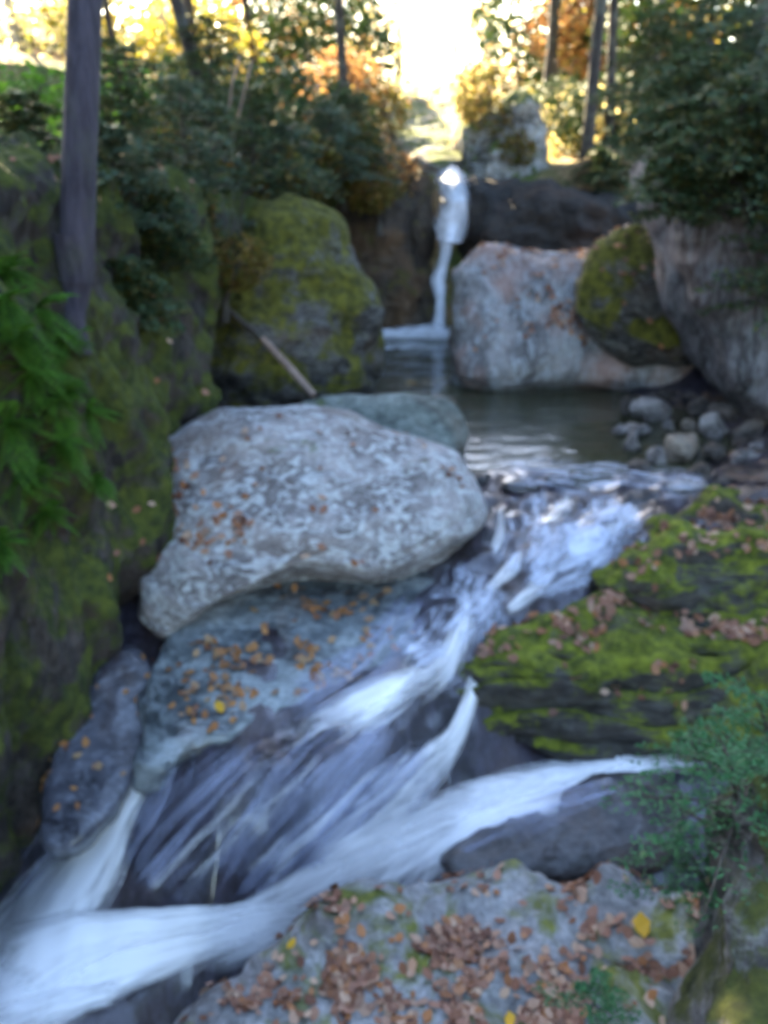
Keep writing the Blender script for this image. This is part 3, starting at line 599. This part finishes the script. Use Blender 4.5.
scatter('leaf_litter', SURF[L[0]], 120, blobs((670,665,30,6,.6),(540,640,60,10,1),(620,700,80,40,.2)), 'litter', 'a few brown leaves caught on the face of the lowest mossy ledge', size=(.04, .07), nzmin=.05)
scatter('leaf_litter', by('dark dripping mossy'), 150, lambda px, py, c: np.exp(-((py-180)/30)**2)+.08*(py > 200)+.5*np.exp(-((px-140)/20)**2), 'litter', 'brown leaves caught on the dark cliff', nzmin=.15)
scatter('leaf_litter', by('moss capped rock leaning'), 120, lambda px, py, c: 1.0+0*px, 'litter', 'brown leaves on the moss capped rock')
def single_leaf(px, py, surf, mat, size, label):
    V, F = surf; c = V[F].mean(1); a = np.cross(V[F[:, 2]]-V[F[:, 0]], V[F[:, 3]]-V[F[:, 1]]); N_ = a/np.maximum(np.linalg.norm(a, axis=1), 1e-9)[:, None]
    qx, qy = proj(c); d = (qx-px)**2+(qy-py)**2; near_ = d < 60
    i = np.where(near_)[0]; i = i[np.argmin(np.linalg.norm(c[i]-C0, axis=1))] if len(i) else np.argmin(d)
    N = N_[i] if N_[i] @ (C0-c[i]) > 0 else -N_[i]
    LV, LF = leaf_quads((c[i]+N*.03)[None], N[None], np.array([size]))
    tag(obj('fallen_leaf', LV, LF, M[mat], smooth=False), label, 'leaf', 'bright single leaves')
single_leaf(642, 921, by('behind the feathery'), 'yellow_leaf', .10, 'large bright yellow leaf on the slab under the conifer sapling')
single_leaf(513, 1016, by('very front of the stream'), 'yellow_leaf', .06, 'small yellow leaf at the bottom edge of the front rock')
single_leaf(292, 942, by('very front of the stream'), 'yellow_leaf', .05, 'yellow leaf on the left shoulder of the front rock')
single_leaf(214, 702, by('wet blue green rock shelf'), 'yellow_leaf', .07, 'orange yellow leaf on the lower edge of the wet shelf')
single_leaf(750, 634, SURF[L[2]], 'yellow_leaf', .07, 'orange yellow leaf on the mossy ledge at the right edge')
single_leaf(657, 664, SURF[L[0]], 'litter', .07, 'pale curled leaf stuck to the face of the lowest mossy ledge')

# ---------------------------------------------------------------- tubes, trees, foliage
def tube(path, rad, ns=10, cap=True):
    P = np.asarray(path, float); n = len(P); rad = np.broadcast_to(rad, (n,)).astype(float)
    T = np.gradient(P, axis=0); T /= np.linalg.norm(T, axis=1)[:, None]
    up = np.array([.1, 1, .1]) if abs(T[0, 2]) > .7 else np.array([0, 0, 1.])
    A1 = np.cross(T, up); A1 /= np.linalg.norm(A1, axis=1)[:, None]; B1 = np.cross(T, A1)
    t = np.linspace(0, 2*np.pi, ns, endpoint=False)
    V = (P[:, None]+rad[:, None, None]*(A1[:, None]*np.cos(t)[None, :, None]+B1[:, None]*np.sin(t)[None, :, None])).reshape(-1, 3)
    F = grid_faces(n, ns, True)
    V = np.concatenate([V, P[:1], P[-1:]]); k = n*ns; j = np.arange(ns); j2 = (j+1) % ns
    return V, np.concatenate([F, np.stack([j2, j, np.full(ns, k), np.full(ns, k)], -1)[:0], np.stack([k-ns+j, k-ns+j2, np.full(ns, k+1), np.full(ns, k+1)], -1)[:0]])
def join(parts):
    V, F, off = [], [], 0
    for a_, f_ in parts: V.append(a_); F.append(f_+off); off += len(a_)
    return np.concatenate(V), np.concatenate(F)
def needles(A0, A1_, n, ln, wd, plane, droop=.0):
    """needle blades standing off a twig from A0 to A1_, lying roughly in the plane with this normal"""
    d = A1_-A0; t = rng.uniform(0, 1, n)[:, None]; b_ = A0+d*t; dd = d/np.linalg.norm(d); s = np.cross(plane, dd); s /= np.linalg.norm(s)+1e-9
    sg = rng.choice([-1, 1], n)[:, None]; dirv = dd*.55+s*sg+rng.normal(size=(n, 3))*.28; dirv /= np.linalg.norm(dirv, axis=1)[:, None]
    L_ = (ln*rng.uniform(.6, 1.2, n)*(1-.5*t[:, 0]))[:, None]; wv = np.cross(dirv, plane+rng.normal(size=(n, 3))*.5); wv /= np.linalg.norm(wv, axis=1)[:, None]+1e-9
    q = np.stack([b_-wv*wd/2, b_+dirv*L_*.5-wv*wd*.6, b_+dirv*L_, b_+dirv*L_*.5+wv*wd*.6], 1)
    q[:, 2, 2] -= droop*L_[:, 0]
    return q.reshape(-1, 3)
def spray(base, dirv, length, dens=1.0, ln=.03, wd=.01, twigs=9, tilt=.3):
    """one flat hemlock spray: leader, side twigs and needles"""
    dirv = np.array(dirv, float); dirv /= np.linalg.norm(dirv)
    side = np.cross(dirv, [0, 0, 1.]); side /= np.linalg.norm(side)+1e-9; pl = np.cross(side, dirv)+rng.normal(size=3)*tilt; pl /= np.linalg.norm(pl)
    out = []; tub = []
    pts = [base+dirv*length*t+np.array([0, 0, -.28*length*t*t]) for t in np.linspace(0, 1, 5)]
    tub.append(tube(pts, np.linspace(.012, .003, 5)*length*1.2, 4))
    for i in range(twigs):
        t = (i+.7)/twigs; k = min(int(t*4), 3); p0 = pts[k]+(pts[k+1]-pts[k])*(t*4-k)
        for sg in (-1, 1):
            s2 = np.cross(pl, dirv); d2 = dirv*.7+s2*sg+rng.normal(size=3)*.15; d2 /= np.linalg.norm(d2)
            l2 = length*.5*(1-t*.75)*rng.uniform(.7, 1.15)
            e = p0+d2*l2+np.array([0, 0, -.15*l2])
            out.append(needles(p0, e, max(5, int(l2/.012*dens)), ln, wd, pl))
    return np.concatenate(out), tub
def foliage_obj(Q): 
    n_ = len(Q)//4; return Q, np.arange(n_*4).reshape(-1, 4)
def conifer(loc, h, rad, mat, label, group=None, name='hemlock_sapling', nbr=26, ln=.035, wd=.011, dens=.7, bark='bark_dark', lean=(0, 0), twigs=8, cat='sapling', start=.12):
    loc = np.asarray(loc, float); root = empty(name, loc, label, cat, group)
    tp = [loc+np.array([lean[0]*t*t, lean[1]*t*t, h*t]) for t in np.linspace(0, 1, 7)]
    tubes = [tube(tp, np.linspace(.025, .004, 7)*h, 7)]; Q = []
    for i in range(nbr):
        t = start+(1-start)*i/nbr; k = min(int(t*6), 5); p0 = tp[k]+(tp[k+1]-tp[k])*(t*6-k)
        a = i*2.4+rng.uniform(-.4, .4); L_ = rad*(1-t*.75)*rng.uniform(.65, 1.15)
        q, tb = spray(p0, (math.cos(a), math.sin(a), rng.uniform(-.05, .4)), L_, dens, ln, wd, twigs)
        Q.append(q); tubes += tb
    V, F = join(tubes); obj('trunk', V, F, M[bark], root)
    V, F = foliage_obj(np.concatenate(Q)); obj('foliage', V, F, M[mat], root, smooth=False)
    return root
def ground_z(x, y): return float(floor_h(np.array(x), np.array(y)))

# foreground saplings at the right
conifer(atY(735, 850, 2.35), .40, .54, 'sapling', 'feathery bright green conifer sapling leaning out over the foreground slab', nbr=24, ln=.036, wd=.008, dens=.75, lean=(-.10, -.02), start=.02)
conifer(atY(705, 905, 2.5), .24, .36, 'sapling', 'low bushy conifer seedling just above the large yellow leaf', nbr=16, ln=.032, wd=.007, dens=.7, lean=(-.10, 0), start=.02)
conifer(atY(770, 800, 2.6), .42, .48, 'sapling', 'conifer seedling rooted at the right edge under the mossy ledges', nbr=24, ln=.034, wd=.008, dens=.8, lean=(-.12, 0), start=.02)
conifer(atY(590, 1020, 2.2), .14, .20, 'sapling', 'tiny dark conifer seedling at the bottom edge of the foreground', nbr=12, ln=.024, wd=.006, lean=(.02, 0))

# hemlocks over the left cliff and gorge, described by where they grow
hs = [((130,205,6.9),1.0,.75,'hemlock','dark hemlock sapling right behind the tall grey purple trunk'),
      ((190,235,7.3),1.05,.8,'hemlock_pale','bluish hemlock sapling hanging over the dark cliff top'),
      ((255,215,8.2),.95,.85,'hemlock','hemlock sapling on top of the mossy rock bulge'),
      ((330,190,9.6),.75,.75,'hemlock_pale','pale bluish hemlock sapling above the brown wall left of the waterfall'),
      ((290,200,8.8),.6,.6,'hemlock_pale','short bluish hemlock sapling at the right shoulder of the mossy bulge'),
      ((215,150,9.5),1.1,.9,'hemlock','hemlock sapling farther back up the left bank'),
      ((120,235,5.9),.6,.5,'hemlock_pale','bluish hemlock sapling growing from the cliff rim right of the purple trunk'),
      ((165,280,6.1),.55,.45,'hemlock','hemlock sapling rooted in the cliff face below the rim'),
      ((135,330,5.6),.4,.35,'hemlock','lowest hemlock sapling on the dark cliff face'),
      ((30,180,6.4),.5,.5,'hemlock','small hemlock sapling left of the tall grey purple trunk'),
      ((350,170,10.4),.7,.7,'hemlock','dark hemlock sapling overhanging the gorge near the sunlit rock')]
for (q, h_, r_, m_, lb) in hs:
    conifer(atY(*q), h_, r_, m_, lb, 'hemlock saplings on the left bank', nbr=42, ln=.055, wd=.022, dens=.75)
hs = [((700,215,7.0),1.0,.75,'hemlock','dense hemlock bush capping the leaning grey rock'),
      ((660,190,7.8),.85,.7,'hemlock','hemlock sapling behind the leaning grey rock, left of the dense bush'),
      ((750,235,6.6),.9,.65,'hemlock','hemlock sapling drooping over the leaning rock at the right edge'),
      ((735,120,8.4),.8,.8,'hemlock_pale','bluish hemlock sapling higher up the right bank'),
      ((790,160,7.2),1.0,.8,'hemlock_pale','bluish hemlock sapling at the upper right corner of the bank'),
      ((650,110,9.6),.8,.7,'hemlock','hemlock sapling beside the pale sunlit trunk'),
      ((600,190,10.8),.4,.5,'hemlock','low hemlock sapling over the black recess'),
      ((775,330,6.3),1.1,.55,'hemlock','hemlock sapling growing over the right side of the leaning rock'),
      ((680,165,7.4),.7,.6,'hemlock','hemlock sapling at the top left corner of the leaning rock'),
      ((730,200,6.5),.7,.6,'hemlock','low hemlock sapling in front of the dense bush on the leaning rock'),
      ((668,225,6.5),.5,.38,'hemlock','small hemlock sapling clinging to the upper left face of the leaning rock'),
      ((700,130,9.0),1.0,.9,'hemlock','taller hemlock sapling behind the dense bush on the leaning rock')]
for (q, h_, r_, m_, lb) in hs:
    conifer(atY(*q), h_, r_, m_, lb, 'hemlock saplings on the right bank', nbr=42, ln=.055, wd=.022, dens=.75)

# ferns and moss plants hanging on the left cliff
def fern(loc, size, label, nf=9, aim=(.6, -.6, .3)):
    loc = np.asarray(loc, float); Q = []; tb = []
    for i in range(nf):
        a = rng.normal(size=3)*.55+np.array(aim)*.6; a /= np.linalg.norm(a); L_ = size*rng.uniform(.7, 1.1)
        pts = [loc+a*L_*t+np.array([0, 0, -.45*L_*t*t]) for t in np.linspace(0, 1, 9)]
        tb.append(tube(pts, np.linspace(.006, .002, 9)*.8, 4)); sd_ = np.cross(a, [0, 0, 1.]); sd_ /= np.linalg.norm(sd_)
        for k in range(22):
            t = .08+.9*k/22; j = min(int(t*8), 7); p0 = pts[j]+(pts[j+1]-pts[j])*(t*8-j); l2 = L_*.30*math.sin(math.pi*min(1, t*.9+.12))
            for sg in (-1, 1):
                e = p0+sd_*sg*l2+a*l2*.35+np.array([0, 0, -.2*l2]); wv = a*L_*.014
                Q.append(np.stack([p0-wv, (p0+e)/2-wv*1.2, e, (p0+e)/2+wv*1.2]))
    root = empty('fern', loc, label, 'fern', 'ferns on the left cliff')
    V, F = join(tb); obj('stem', V, F, M['fern'], root)
    V, F = foliage_obj(np.concatenate(Q)); obj('frond', V, F, M['fern'], root, smooth=False)
cv = SURF[names['dark dripping mossy cliff rising along the left side of the stream']][0]
qx, qy = proj(cv)
def cliff_pt(px, py):
    d = (qx-px)**2+(qy-py)**2; i = np.where(d < 150)[0]
    i = i[np.argmin(np.linalg.norm(cv[i]-C0, axis=1))] if len(i) else np.argmin(d)
    return cv[i]
for (x, y, s, lb) in [(45,300,.40,'bright green fern high on the cliff beside the trunk foot'),(15,350,.42,'bright fern at the left edge below the highest fern'),(60,400,.38,'bright fern in the middle of the cliff cluster'),
                      (20,420,.36,'fern hanging at the left edge under the bright cluster'),(30,470,.36,'shaded fern low in the cliff cluster'),(5,260,.36,'fern at the left edge just under the cliff rim'),
                      (10,540,.26,'small dark fern lowest on the cliff'),(100,410,.26,'small fern reaching right across the dark cliff'),(70,330,.34,'fern just below the foot of the purple trunk'),(40,380,.36,'pale green fern in the heart of the cliff cluster'),(70,450,.3,'fern at the right end of the cliff cluster'),(8,310,.36,'fern at the left edge between the rim and the cluster'),(50,520,.26,'dark fern under the right end of the cliff cluster'),(110,480,.2,'tiny fern on the cliff beside the large boulder')]:
    fern(cliff_pt(x, y), s*.62, lb, 18)
fern(atY(706, 590, 4.8), .16, 'small blue green fern on the middle mossy ledge', 6, (-.3, -.4, .6))
bpy.data.objects[-1] if False else None

# trees: trunk, limbs and a real crown that shades the gorge
def crown_leaves(c, rad, n, size, squash=.5):
    d = rng.normal(size=(n, 3)); d /= np.linalg.norm(d, axis=1)[:, None]; r = rng.uniform(.25, 1, n)**.5
    P = c+d*r[:, None]*np.array([rad, rad, rad*squash]); keep = fbm(P*.9+c[0], 3) > -.28; P = P[keep]
    N = rng.normal(size=P.shape)*.5+np.array([0, 0, .7]); N /= np.linalg.norm(N, axis=1)[:, None]
    return leaf_quads(P, N, rng.uniform(.6, 1.3, len(P))*size, .3)
def tree(name, base, topx, r0, hc, crad, bark, leaf, label,  nleaf=3500, lsize=.22, group=None, bend=0.0, squash=.45, cat='tree'):
    name_flare = bark != 'bark'
    base = np.asarray(base, float); root = empty(name, base, label, cat, group)
    t = np.linspace(0, 1, 14); P = base+np.stack([topx[0]*t+bend*np.sin(t*math.pi)+r0*.08*np.sin(t*17), topx[1]*t, (hc-base[2])*t-.12*(t == 0)], -1)
    rad = r0*(1-.45*t)*(1+(.5 if name_flare else 0)*np.exp(-t*30)); parts = [tube(P, rad, 14)]
    for i in range(7):
        k = 7+i; k = min(k, 12); a = i*2.4; L_ = crad*.8
        e = P[k]+np.array([math.cos(a)*L_, math.sin(a)*L_, .5]); parts.append(tube([P[k], (P[k]*.55+e*.45)+np.array([0, 0, .25]), e], [r0*.3, r0*.18, r0*.06], 6))
    V, F = join(parts); obj('trunk', V, F, M[bark], root)
    if nleaf:
        V, F = crown_leaves(P[-1], crad, nleaf, lsize, squash); obj('crown', V, F, M[leaf], root, smooth=False)
    return root
_b = cliff_pt(89, 345); _m = cliff_pt(87, 262)+np.array([0, -.03, .02]); _t = atY(85, 0, _m[1]+.15); _k = (7.5-_m[2])/(_t[2]-_m[2]); _e = _m+(_t-_m)*_k
_tr = tree('tree', _m, (_e[0]-_m[0], _e[1]-_m[1]), .085, 7.5, 3.2, 'bark', 'canopy', 'tall straight grey purple trunk on the edge of the left cliff', 4000)
_pt = open_catmull(np.array([_b, cliff_pt(87, 318)+[0, -.02, 0], cliff_pt(86, 290)+[0, -.03, 0], _m+[0, 0, -.1], _m+[0, 0, .12]]), 20)
V, F = tube(_pt, np.interp(np.linspace(0, 1, 20), [0, .4, .75, 1], [.045, .055, .08, .088]), 14); _tr['_o'] = list(map(float, _m)); obj('root', V, F, M['bark'], _tr)
bt = [(345,130,12.5,.06,'bark_dark','thin dark trunk above the gorge, left of the bright sky gap'),(195,80,13.5,.07,'bark_dark','dark trunk behind the left bank hemlocks'),(168,60,15,.06,'bark_pale','pale slim trunk far up the left bank'),
      (583,185,11.3,.07,'bark_dark','dark trunk standing against the bright clearing'),(607,180,12.0,.06,'bark_dark','second dark trunk right of the one in the bright clearing'),(648,95,13.5,.09,'bark_pale','pale sunlit trunk on the right bank'),
      (745,100,12.5,.10,'bark_dark','thick dark trunk at the upper right corner'),(690,90,14,.07,'bark_dark','slim dark trunk right of the pale sunlit one'),(550,80,14,.07,'bark_dark','slim dark trunk left of the bright clearing'),(255,70,14,.05,'bark_dark','thin leaning trunk above the mossy bulge'),
      (30,100,13,.07,'bark_pale','pale trunk at the far upper left'),(120,90,14,.05,'bark_dark','thin dark trunk beside the tall purple one')]
cxs = [-1.5,-3.5,-6,3.5,1.5,5,7,6,2.5,-4.5,-8,-6.5]
for i, (x, y, Y, r_, bk, lb) in enumerate(bt):
    P = atY(x, y, Y)
    tree('tree', P, ((cxs[i]-P[0])*.15, .3), r_, 6.3+.5*(i % 3), 2.6, bk, 'canopy', lb, 1700 if i in (2, 9, 10) else 3200, group='trees around the gorge')
_p = atY(222, 175, 9.6)
tree('tree', _p, (-1.0-_p[0]*0, -.4), .06, 6.6, 3.0, 'bark_dark', 'canopy', 'thin dark trunk added over the mossy bulge so its crown blocks the sun', 4200, group='trees around the gorge')  # added tree; its crown out of view stops sun leaking onto the foreground
for i_, (x_, y_, z_, r_, lb_) in enumerate([(-5.6,1.5,4.6,3.2,'unseen tree added for shade on the left bank level with the foreground rock'),(-6.2,5.5,5.2,3.0,'unseen tree added for shade on the left bank above the cliff'),(-4.5,-4,4.2,3.4,'unseen tree added for shade behind the viewpoint on the left'),
        (0.5,-6,4.5,3.6,'unseen tree added for shade directly behind the viewpoint'),(5.2,-3.5,4.2,3.4,'unseen tree added for shade behind the viewpoint on the right'),(5.6,1.5,4.6,3.0,'unseen tree added for shade on the right bank level with the foreground rock'),
        (6.2,5.8,5.0,2.9,'unseen tree added for shade on the right bank above the mossy ledges')]):
    tree('tree', (x_, y_, ground_z(x_, y_)-.2), (0, 0), .14, z_, r_, 'bark_dark', 'canopy', lb_, 2600, .34, 'unseen trees added to shade the gorge', squash=.85)  # added out of view; the crowns cut side skylight and darken the gorge
# sunlit trees and shrubs farther back, their crowns read off the picture
def back(px, py, Y, rad, leaf, bark, label, n=2600, ls=.13, group='sunlit trees beyond the gorge', name='tree', cat='tree', squash=.9):
    c = atY(px, py, Y); z = min(ground_z(c[0], c[1]), c[2]-rad*.5)
    if rad <= .45 and Y < 12.6: z = c[2]-rad*.8; bark = 'bark_dark'
    tree(name, (c[0], c[1], z-.1), (random.uniform(-.2, .2), 0), random.uniform(.05, .09) if rad > .5 else .02, c[2], rad, bark, leaf, label, n, ls, group, squash=squash, cat=cat)
back(15, 60, 15, 1.7, 'autumn', 'bark_dark', 'yellow green tree filling the top left corner', 4200)
back(130, 40, 17, 1.7, 'autumn', 'bark_pale', 'yellow green tree right of the tall purple trunk', 4200)
back(25, 130, 8.5, .6, 'fern', 'bark_dark', 'bright green shrub on the slope left of the tall purple trunk', 2600, .06, cat='shrub', name='shrub')
back(125, 110, 9.5, .55, 'fern', 'bark_dark', 'green shrub just right of the tall purple trunk', 2000, .06, cat='shrub', name='shrub')
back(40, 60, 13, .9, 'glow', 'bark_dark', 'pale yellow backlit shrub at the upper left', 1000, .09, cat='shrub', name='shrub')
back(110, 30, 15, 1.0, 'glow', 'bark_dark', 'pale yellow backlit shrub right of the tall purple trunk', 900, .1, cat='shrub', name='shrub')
back(583, 140, 13.2, .75, 'glow', 'bark_dark', 'pale shrub added to stand in for the light of the bright clearing', 2600, .08, cat='shrub', name='shrub')  # added shrub; its pale leaves supply the brightness of the clearing
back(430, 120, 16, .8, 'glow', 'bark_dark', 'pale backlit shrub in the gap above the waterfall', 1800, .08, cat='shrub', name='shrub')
back(470, 155, 11.6, .3, 'autumn_rust', 'bark_dark', 'small rusty shrub between the waterfall and the mossy crag', 900, .05, cat='shrub', name='shrub')
back(545, 105, 12.0, .35, 'canopy', 'bark_dark', 'small dark shrub on the right shoulder of the mossy crag', 1100, .05, cat='shrub', name='shrub')
back(230, 50, 18, 1.6, 'autumn_rust', 'bark_dark', 'rusty tree above the mossy bulge', 3000)
back(300, 60, 16, 1.3, 'canopy', 'bark_dark', 'dark green tree left of the bright sky gap', 3800)
back(325, 20, 20, 1.3, 'autumn_rust', 'bark_dark', 'rust and straw coloured tree bordering the sky gap on its left', 2200, .1)
back(525, 30, 20, 1.1, 'autumn_rust', 'bark_dark', 'straw coloured tree bordering the sky gap on its right', 1700, .1)
back(560, 15, 17, 1.3, 'canopy', 'bark_dark', 'dark green tree above the bright clearing', 3600)
back(620, 20, 16, 1.2, 'autumn_rust', 'bark_dark', 'rusty tree behind the pale sunlit trunk', 3000)
back(700, 30, 14, 1.4, 'canopy', 'bark_dark', 'dark green tree over the leaning grey rock', 4200)
back(770, 20, 16, 1.5, 'autumn', 'bark_pale', 'yellow green tree at the top right corner', 3400)
back(625, 130, 12.5, .7, 'canopy', 'bark_dark', 'dark green shrub right of the bright clearing', 2400, .08, cat='shrub', name='shrub')
back(480, 95, 15, .5, 'glow', 'bark_dark', 'pale sunlit shrub between the sky gap and the mossy crag', 1500, .08, cat='shrub', name='shrub')
back(345, 95, 13, .6, 'autumn_rust', 'bark_dark', 'pinkish rusty shrub beside the sunlit sloping rock', 1800, .08, cat='shrub', name='shrub')
back(380, 175, 10.9, .45, 'autumn_rust', 'bark_dark', 'small rusty shrub on the brown wall left of the waterfall', 900, .06, cat='shrub', name='shrub')
back(300, 165, 9.3, .40, 'olive', 'bark_dark', 'olive and rust leaved shrub over the right shoulder of the mossy bulge', 1800, .05, cat='shrub', name='shrub')
back(345, 150, 10.4, .45, 'olive', 'bark_dark', 'olive shrub on top of the brown wall left of the waterfall', 1800, .05, cat='shrub', name='shrub')
back(222, 262, 6.75, .22, 'olive', 'bark_dark', 'olive shrub in the cleft between the dark cliff and the mossy bulge', 1300, .035, cat='shrub', name='shrub')
back(170, 225, 7.0, .3, 'olive', 'bark_dark', 'olive shrub among the hemlocks on the cliff rim', 1500, .04, cat='shrub', name='shrub')
back(380, 190, 10.3, .28, 'olive', 'bark_dark', 'olive shrub hanging over the brown wall beside the waterfall', 1300, .04, cat='shrub', name='shrub')
back(140, 150, 8.5, .4, 'olive', 'bark_dark', 'olive shrub higher up right of the purple trunk', 1800, .05, cat='shrub', name='shrub')
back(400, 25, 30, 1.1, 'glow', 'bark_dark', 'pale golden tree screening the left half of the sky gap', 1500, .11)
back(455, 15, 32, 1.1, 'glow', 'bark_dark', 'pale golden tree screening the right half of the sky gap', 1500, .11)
back(240, 185, 8.3, .40, 'olive', 'bark_dark', 'olive shrub on the crest of the mossy bulge', 1800, .05, cat='shrub', name='shrub')
back(395, 110, 12.5, .35, 'olive', 'bark_dark', 'small olive shrub overhanging the sunlit sloping rock', 1000, .05, cat='shrub', name='shrub')
back(520, 150, 11.1, .22, 'olive', 'bark_dark', 'small olive shrub beside the pale block on the mossy crag', 800, .04, cat='shrub', name='shrub')
back(480, 120, 11.4, .3, 'olive', 'bark_dark', 'olive shrub on the left flank of the mossy crag', 1200, .045, cat='shrub', name='shrub')
back(500, 95, 11.9, .42, 'olive', 'bark_dark', 'olive shrub crowning the pale blotched mossy crag', 1900, .05, cat='shrub', name='shrub')

back(200, 60, 14, .9, 'autumn', 'bark_dark', 'yellow green shrub behind the dark hemlocks of the left bank', 2200, .09, cat='shrub', name='shrub')
back(180, 130, 11, .8, 'canopy', 'bark_dark', 'dark shrub on the left bank behind the hemlock saplings', 2600, .08, cat='shrub', name='shrub')
back(260, 130, 11, .8, 'canopy', 'bark_dark', 'dark shrub above the mossy bulge', 2600, .08, cat='shrub', name='shrub')
back(330, 130, 11.5, .6, 'canopy', 'bark_dark', 'dark shrub on the gorge rim left of the sunlit sloping rock', 2000, .08, cat='shrub', name='shrub')

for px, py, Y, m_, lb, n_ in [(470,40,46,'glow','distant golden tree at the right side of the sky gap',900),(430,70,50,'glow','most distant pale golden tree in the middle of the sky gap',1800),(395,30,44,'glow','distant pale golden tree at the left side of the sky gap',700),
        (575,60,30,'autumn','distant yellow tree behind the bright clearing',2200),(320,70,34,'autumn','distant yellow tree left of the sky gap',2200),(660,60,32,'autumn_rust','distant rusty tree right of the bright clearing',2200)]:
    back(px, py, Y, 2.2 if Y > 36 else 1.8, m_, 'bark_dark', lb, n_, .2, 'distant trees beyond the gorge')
# fallen pole and twigs
V, F = tube(atY(np.array([262, 275, 288, 301, 314]), np.array([338, 352, 366, 381, 396]), np.array([6.95, 6.9, 6.8, 6.7, 6.6])), [.022, .026, .028, .028, .026], 8)
tag(obj('fallen_pole', V, F, M['wood']), 'bleached broken pole leaning against the mossy rock bulge', 'pole')
V, F = tube(atY(np.array([190, 215, 240, 262]), np.array([275, 298, 320, 338]), np.array([7.0, 6.98, 6.96, 6.95])), [.016, .018, .02, .022], 6)
tag(obj('fallen_branch', V, F, M['bark_dark']), 'dark branch sloping down to the bleached pole', 'branch')
for (p_, lb) in [([(240, 55), (232, 85), (229, 110)], 'thin pale broken stem above the mossy bulge, left of the pair'), ([(252, 60), (245, 90), (238, 117)], 'thin pale broken stem above the mossy bulge, right of the pair')]:
    V, F = tube(atY([q[0] for q in p_], [q[1] for q in p_], 8.0), .008, 6); tag(obj('broken_stem', V, F, M['wood']), lb, 'stem', 'broken stems')
for o in COL.objects:
    for k in ('_o', '_f'):
        if k in o: del o[k]
